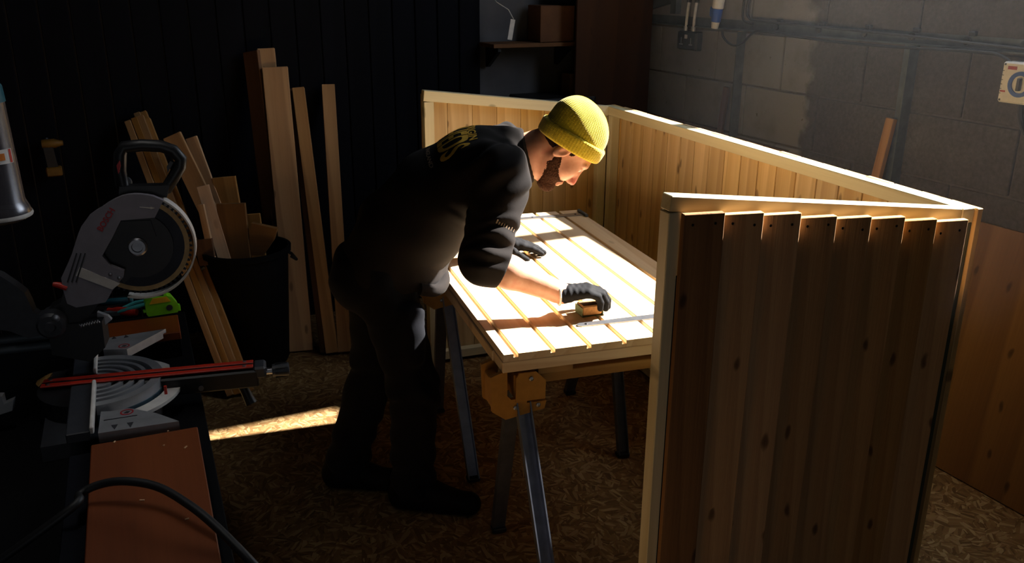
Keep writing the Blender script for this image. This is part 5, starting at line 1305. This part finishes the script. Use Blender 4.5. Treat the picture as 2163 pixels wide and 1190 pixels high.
# ---- trousers
f = Field((-0.76, 2.60, 0.03), (-0.16, 3.14, 1.02), 0.0075)
f.cone((-0.46, 2.80, 0.90), (-0.46, 2.94, 0.90), 0.128, 0.128, 0.03)
f.ell((-0.52, YC, 0.885), ((1, 0, 0), (0, 1, 0), (0, 0, 1)), (0.10, 0.15, 0.12), 0.05)
for h_, k_, a_ in ((HIP_R, KN_R, AN_R), (HIP_L, KN_L, AN_L)):
    f.cone(h_, k_, 0.108, 0.082, 0.03); f.cone(k_, a_, 0.084, 0.076, 0.03)
f.cone((-0.335, 2.705, 0.80), (-0.325, 2.695, 0.66), 0.045, 0.04, 0.02)
def tf(X, Y, Z): return 0.006 * np.sin(Z * 60 + 3 * np.sin(X * 20 + Y * 16)) * (0.3 + smstep(0.35, 0.1, Z) + smstep(0.1, 0.0, np.abs(Z - 0.5))) + 0.003 * np.sin(X * 50 + Y * 40 + Z * 14)
f.put(tf, f.lo, [q[-1] for q in f.ax], 0, 'disp')
f.half((0, 0, 0.055), (0, 0, -1), k=0.01)
tr = place('trousers', f.mesh('trousers', M['trousers']), man)
# ---- boots
for (an_, toe, nm) in ((AN_R, (-0.150, 2.765, 0.0), 'r'), (AN_L, (-0.455, 2.925, 0.0), 'l')):
    a_ = Vector(an_); t_ = Vector(toe); d = (t_ - Vector((a_.x, a_.y, 0))).normalized(); he = Vector((a_.x, a_.y, 0.045)) - d * 0.045
    f = Field(np.minimum(np.array(a_), np.array(t_)) - np.array((0.14, 0.12, 0.12)), np.maximum(np.array(a_), np.array(t_)) + np.array((0.10, 0.12, 0.12)), 0.006)
    f.half((0, 0, 0), (0, 0, 1)) if False else None
    f.cone(he, t_ + ZV * 0.042, 0.045, 0.043, 0.02); f.cone(he + ZV * 0.02, a_ + ZV * 0.06, 0.05, 0.055, 0.02); f.cone(a_, t_ - d * 0.07 + ZV * 0.05, 0.052, 0.042, 0.02)
    f.half((0, 0, 0.002), (0, 0, -1))
    bt_ = place('boot', f.mesh('boot', M['boot']), man)
# ---- gloves
for nm, hd_, ew in (('r', RH, EL_R), ('l', LH, EL_L)):
    Wp = Vector(hd_['Wp'])
    f = Field(Wp - Vector((0.09, 0.10, 0.11)), Wp + Vector((0.22, 0.12, 0.08)), 0.0024)
    hand_prims(f, g=0.0028, **hd_)
    xd = Vector(hd_['xd']).normalized()
    f.put(lambda X, Y, Z: 0.0012 * np.sin((X - Wp.x) * 330 + 60 * (Z - Wp.z)) * np.sin((Y - Wp.y) * 90 + 1) * smstep(0.10, 0.02, X - Wp.x), f.lo, [q[-1] for q in f.ax], 0, 'disp')
    f.half(Wp - xd * 0.012, -xd, k=0.002)
    gl_ = place('glove', f.mesh('glove', M['glove']), man)
    gl_['label'] = 'charcoal work glove'
    zd = Vector((0, 0, 1)); zd = (zd - xd * zd.dot(xd)).normalized(); yd = zd.cross(xd)
    MB().tube([Wp - xd * 0.013 + yd * 0.037 * cos(t) + zd * 0.034 * sin(t) for t in [2 * pi * k / 24 for k in range(24)]], 0.0036, 8, closed=True).build('glove_cuff', M['white'], gl_, True)
# ---- sanding block under the right glove
SBc = Vector((0.246, 2.622, DZ + 0.0005)); sx = Vector((0.94, 0.34, 0)).normalized(); sy = Vector((-0.34, 0.94, 0)).normalized()
sb = thing('sanding_block', SBc, 'tan sanding block wrapped in green sandpaper under the right glove', 'sanding block')
MB().box(SBc + ZV * 0.019, (0.068, 0.052, 0.033), (sx, sy, ZV), 0.004).build('core', M['cork'], sb)
wp = [(-0.0355, 0.030), (-0.0355, 0.002), (-0.033, 0.0), (0.033, 0.0), (0.0355, 0.002), (0.0355, 0.030)]
mb = MB()
for (xa, za), (xb, zb) in zip(wp[:-1], wp[1:]):
    p = [SBc + sx * xa + sy * -0.0275 + ZV * za, SBc + sx * xb + sy * -0.0275 + ZV * zb, SBc + sx * xb + sy * 0.0275 + ZV * zb, SBc + sx * xa + sy * 0.0275 + ZV * za]
    mb.prism(p, (sx * -(zb - za) + ZV * (xb - xa)), -0.0014)
mb.build('sandpaper', M['sandpaper'], sb)

# ------------------------------------------------------------------ dusty haze in the air of the room
hm = bpy.data.materials.new('dusty_haze'); hm.use_nodes = True; ht = hm.node_tree
ht.nodes.remove(ht.nodes['Principled BSDF'])
vs_ = ht.nodes.new('ShaderNodeVolumeScatter'); vs_.inputs['Color'].default_value = (0.95, 0.97, 1.0, 1); vs_.inputs['Density'].default_value = 0.012; vs_.inputs['Anisotropy'].default_value = 0.2
ht.links.new(vs_.outputs[0], ht.nodes['Material Output'].inputs['Volume'])
mb = MB(); mb.box(WR(3.2, 2.05, 0.56), (3.2, 1.0, 2.3), (RB, RA, ZV))
tag(mb.build('haze', hm), 'thin dusty haze hanging under the high window', 'haze', None, 'stuff')
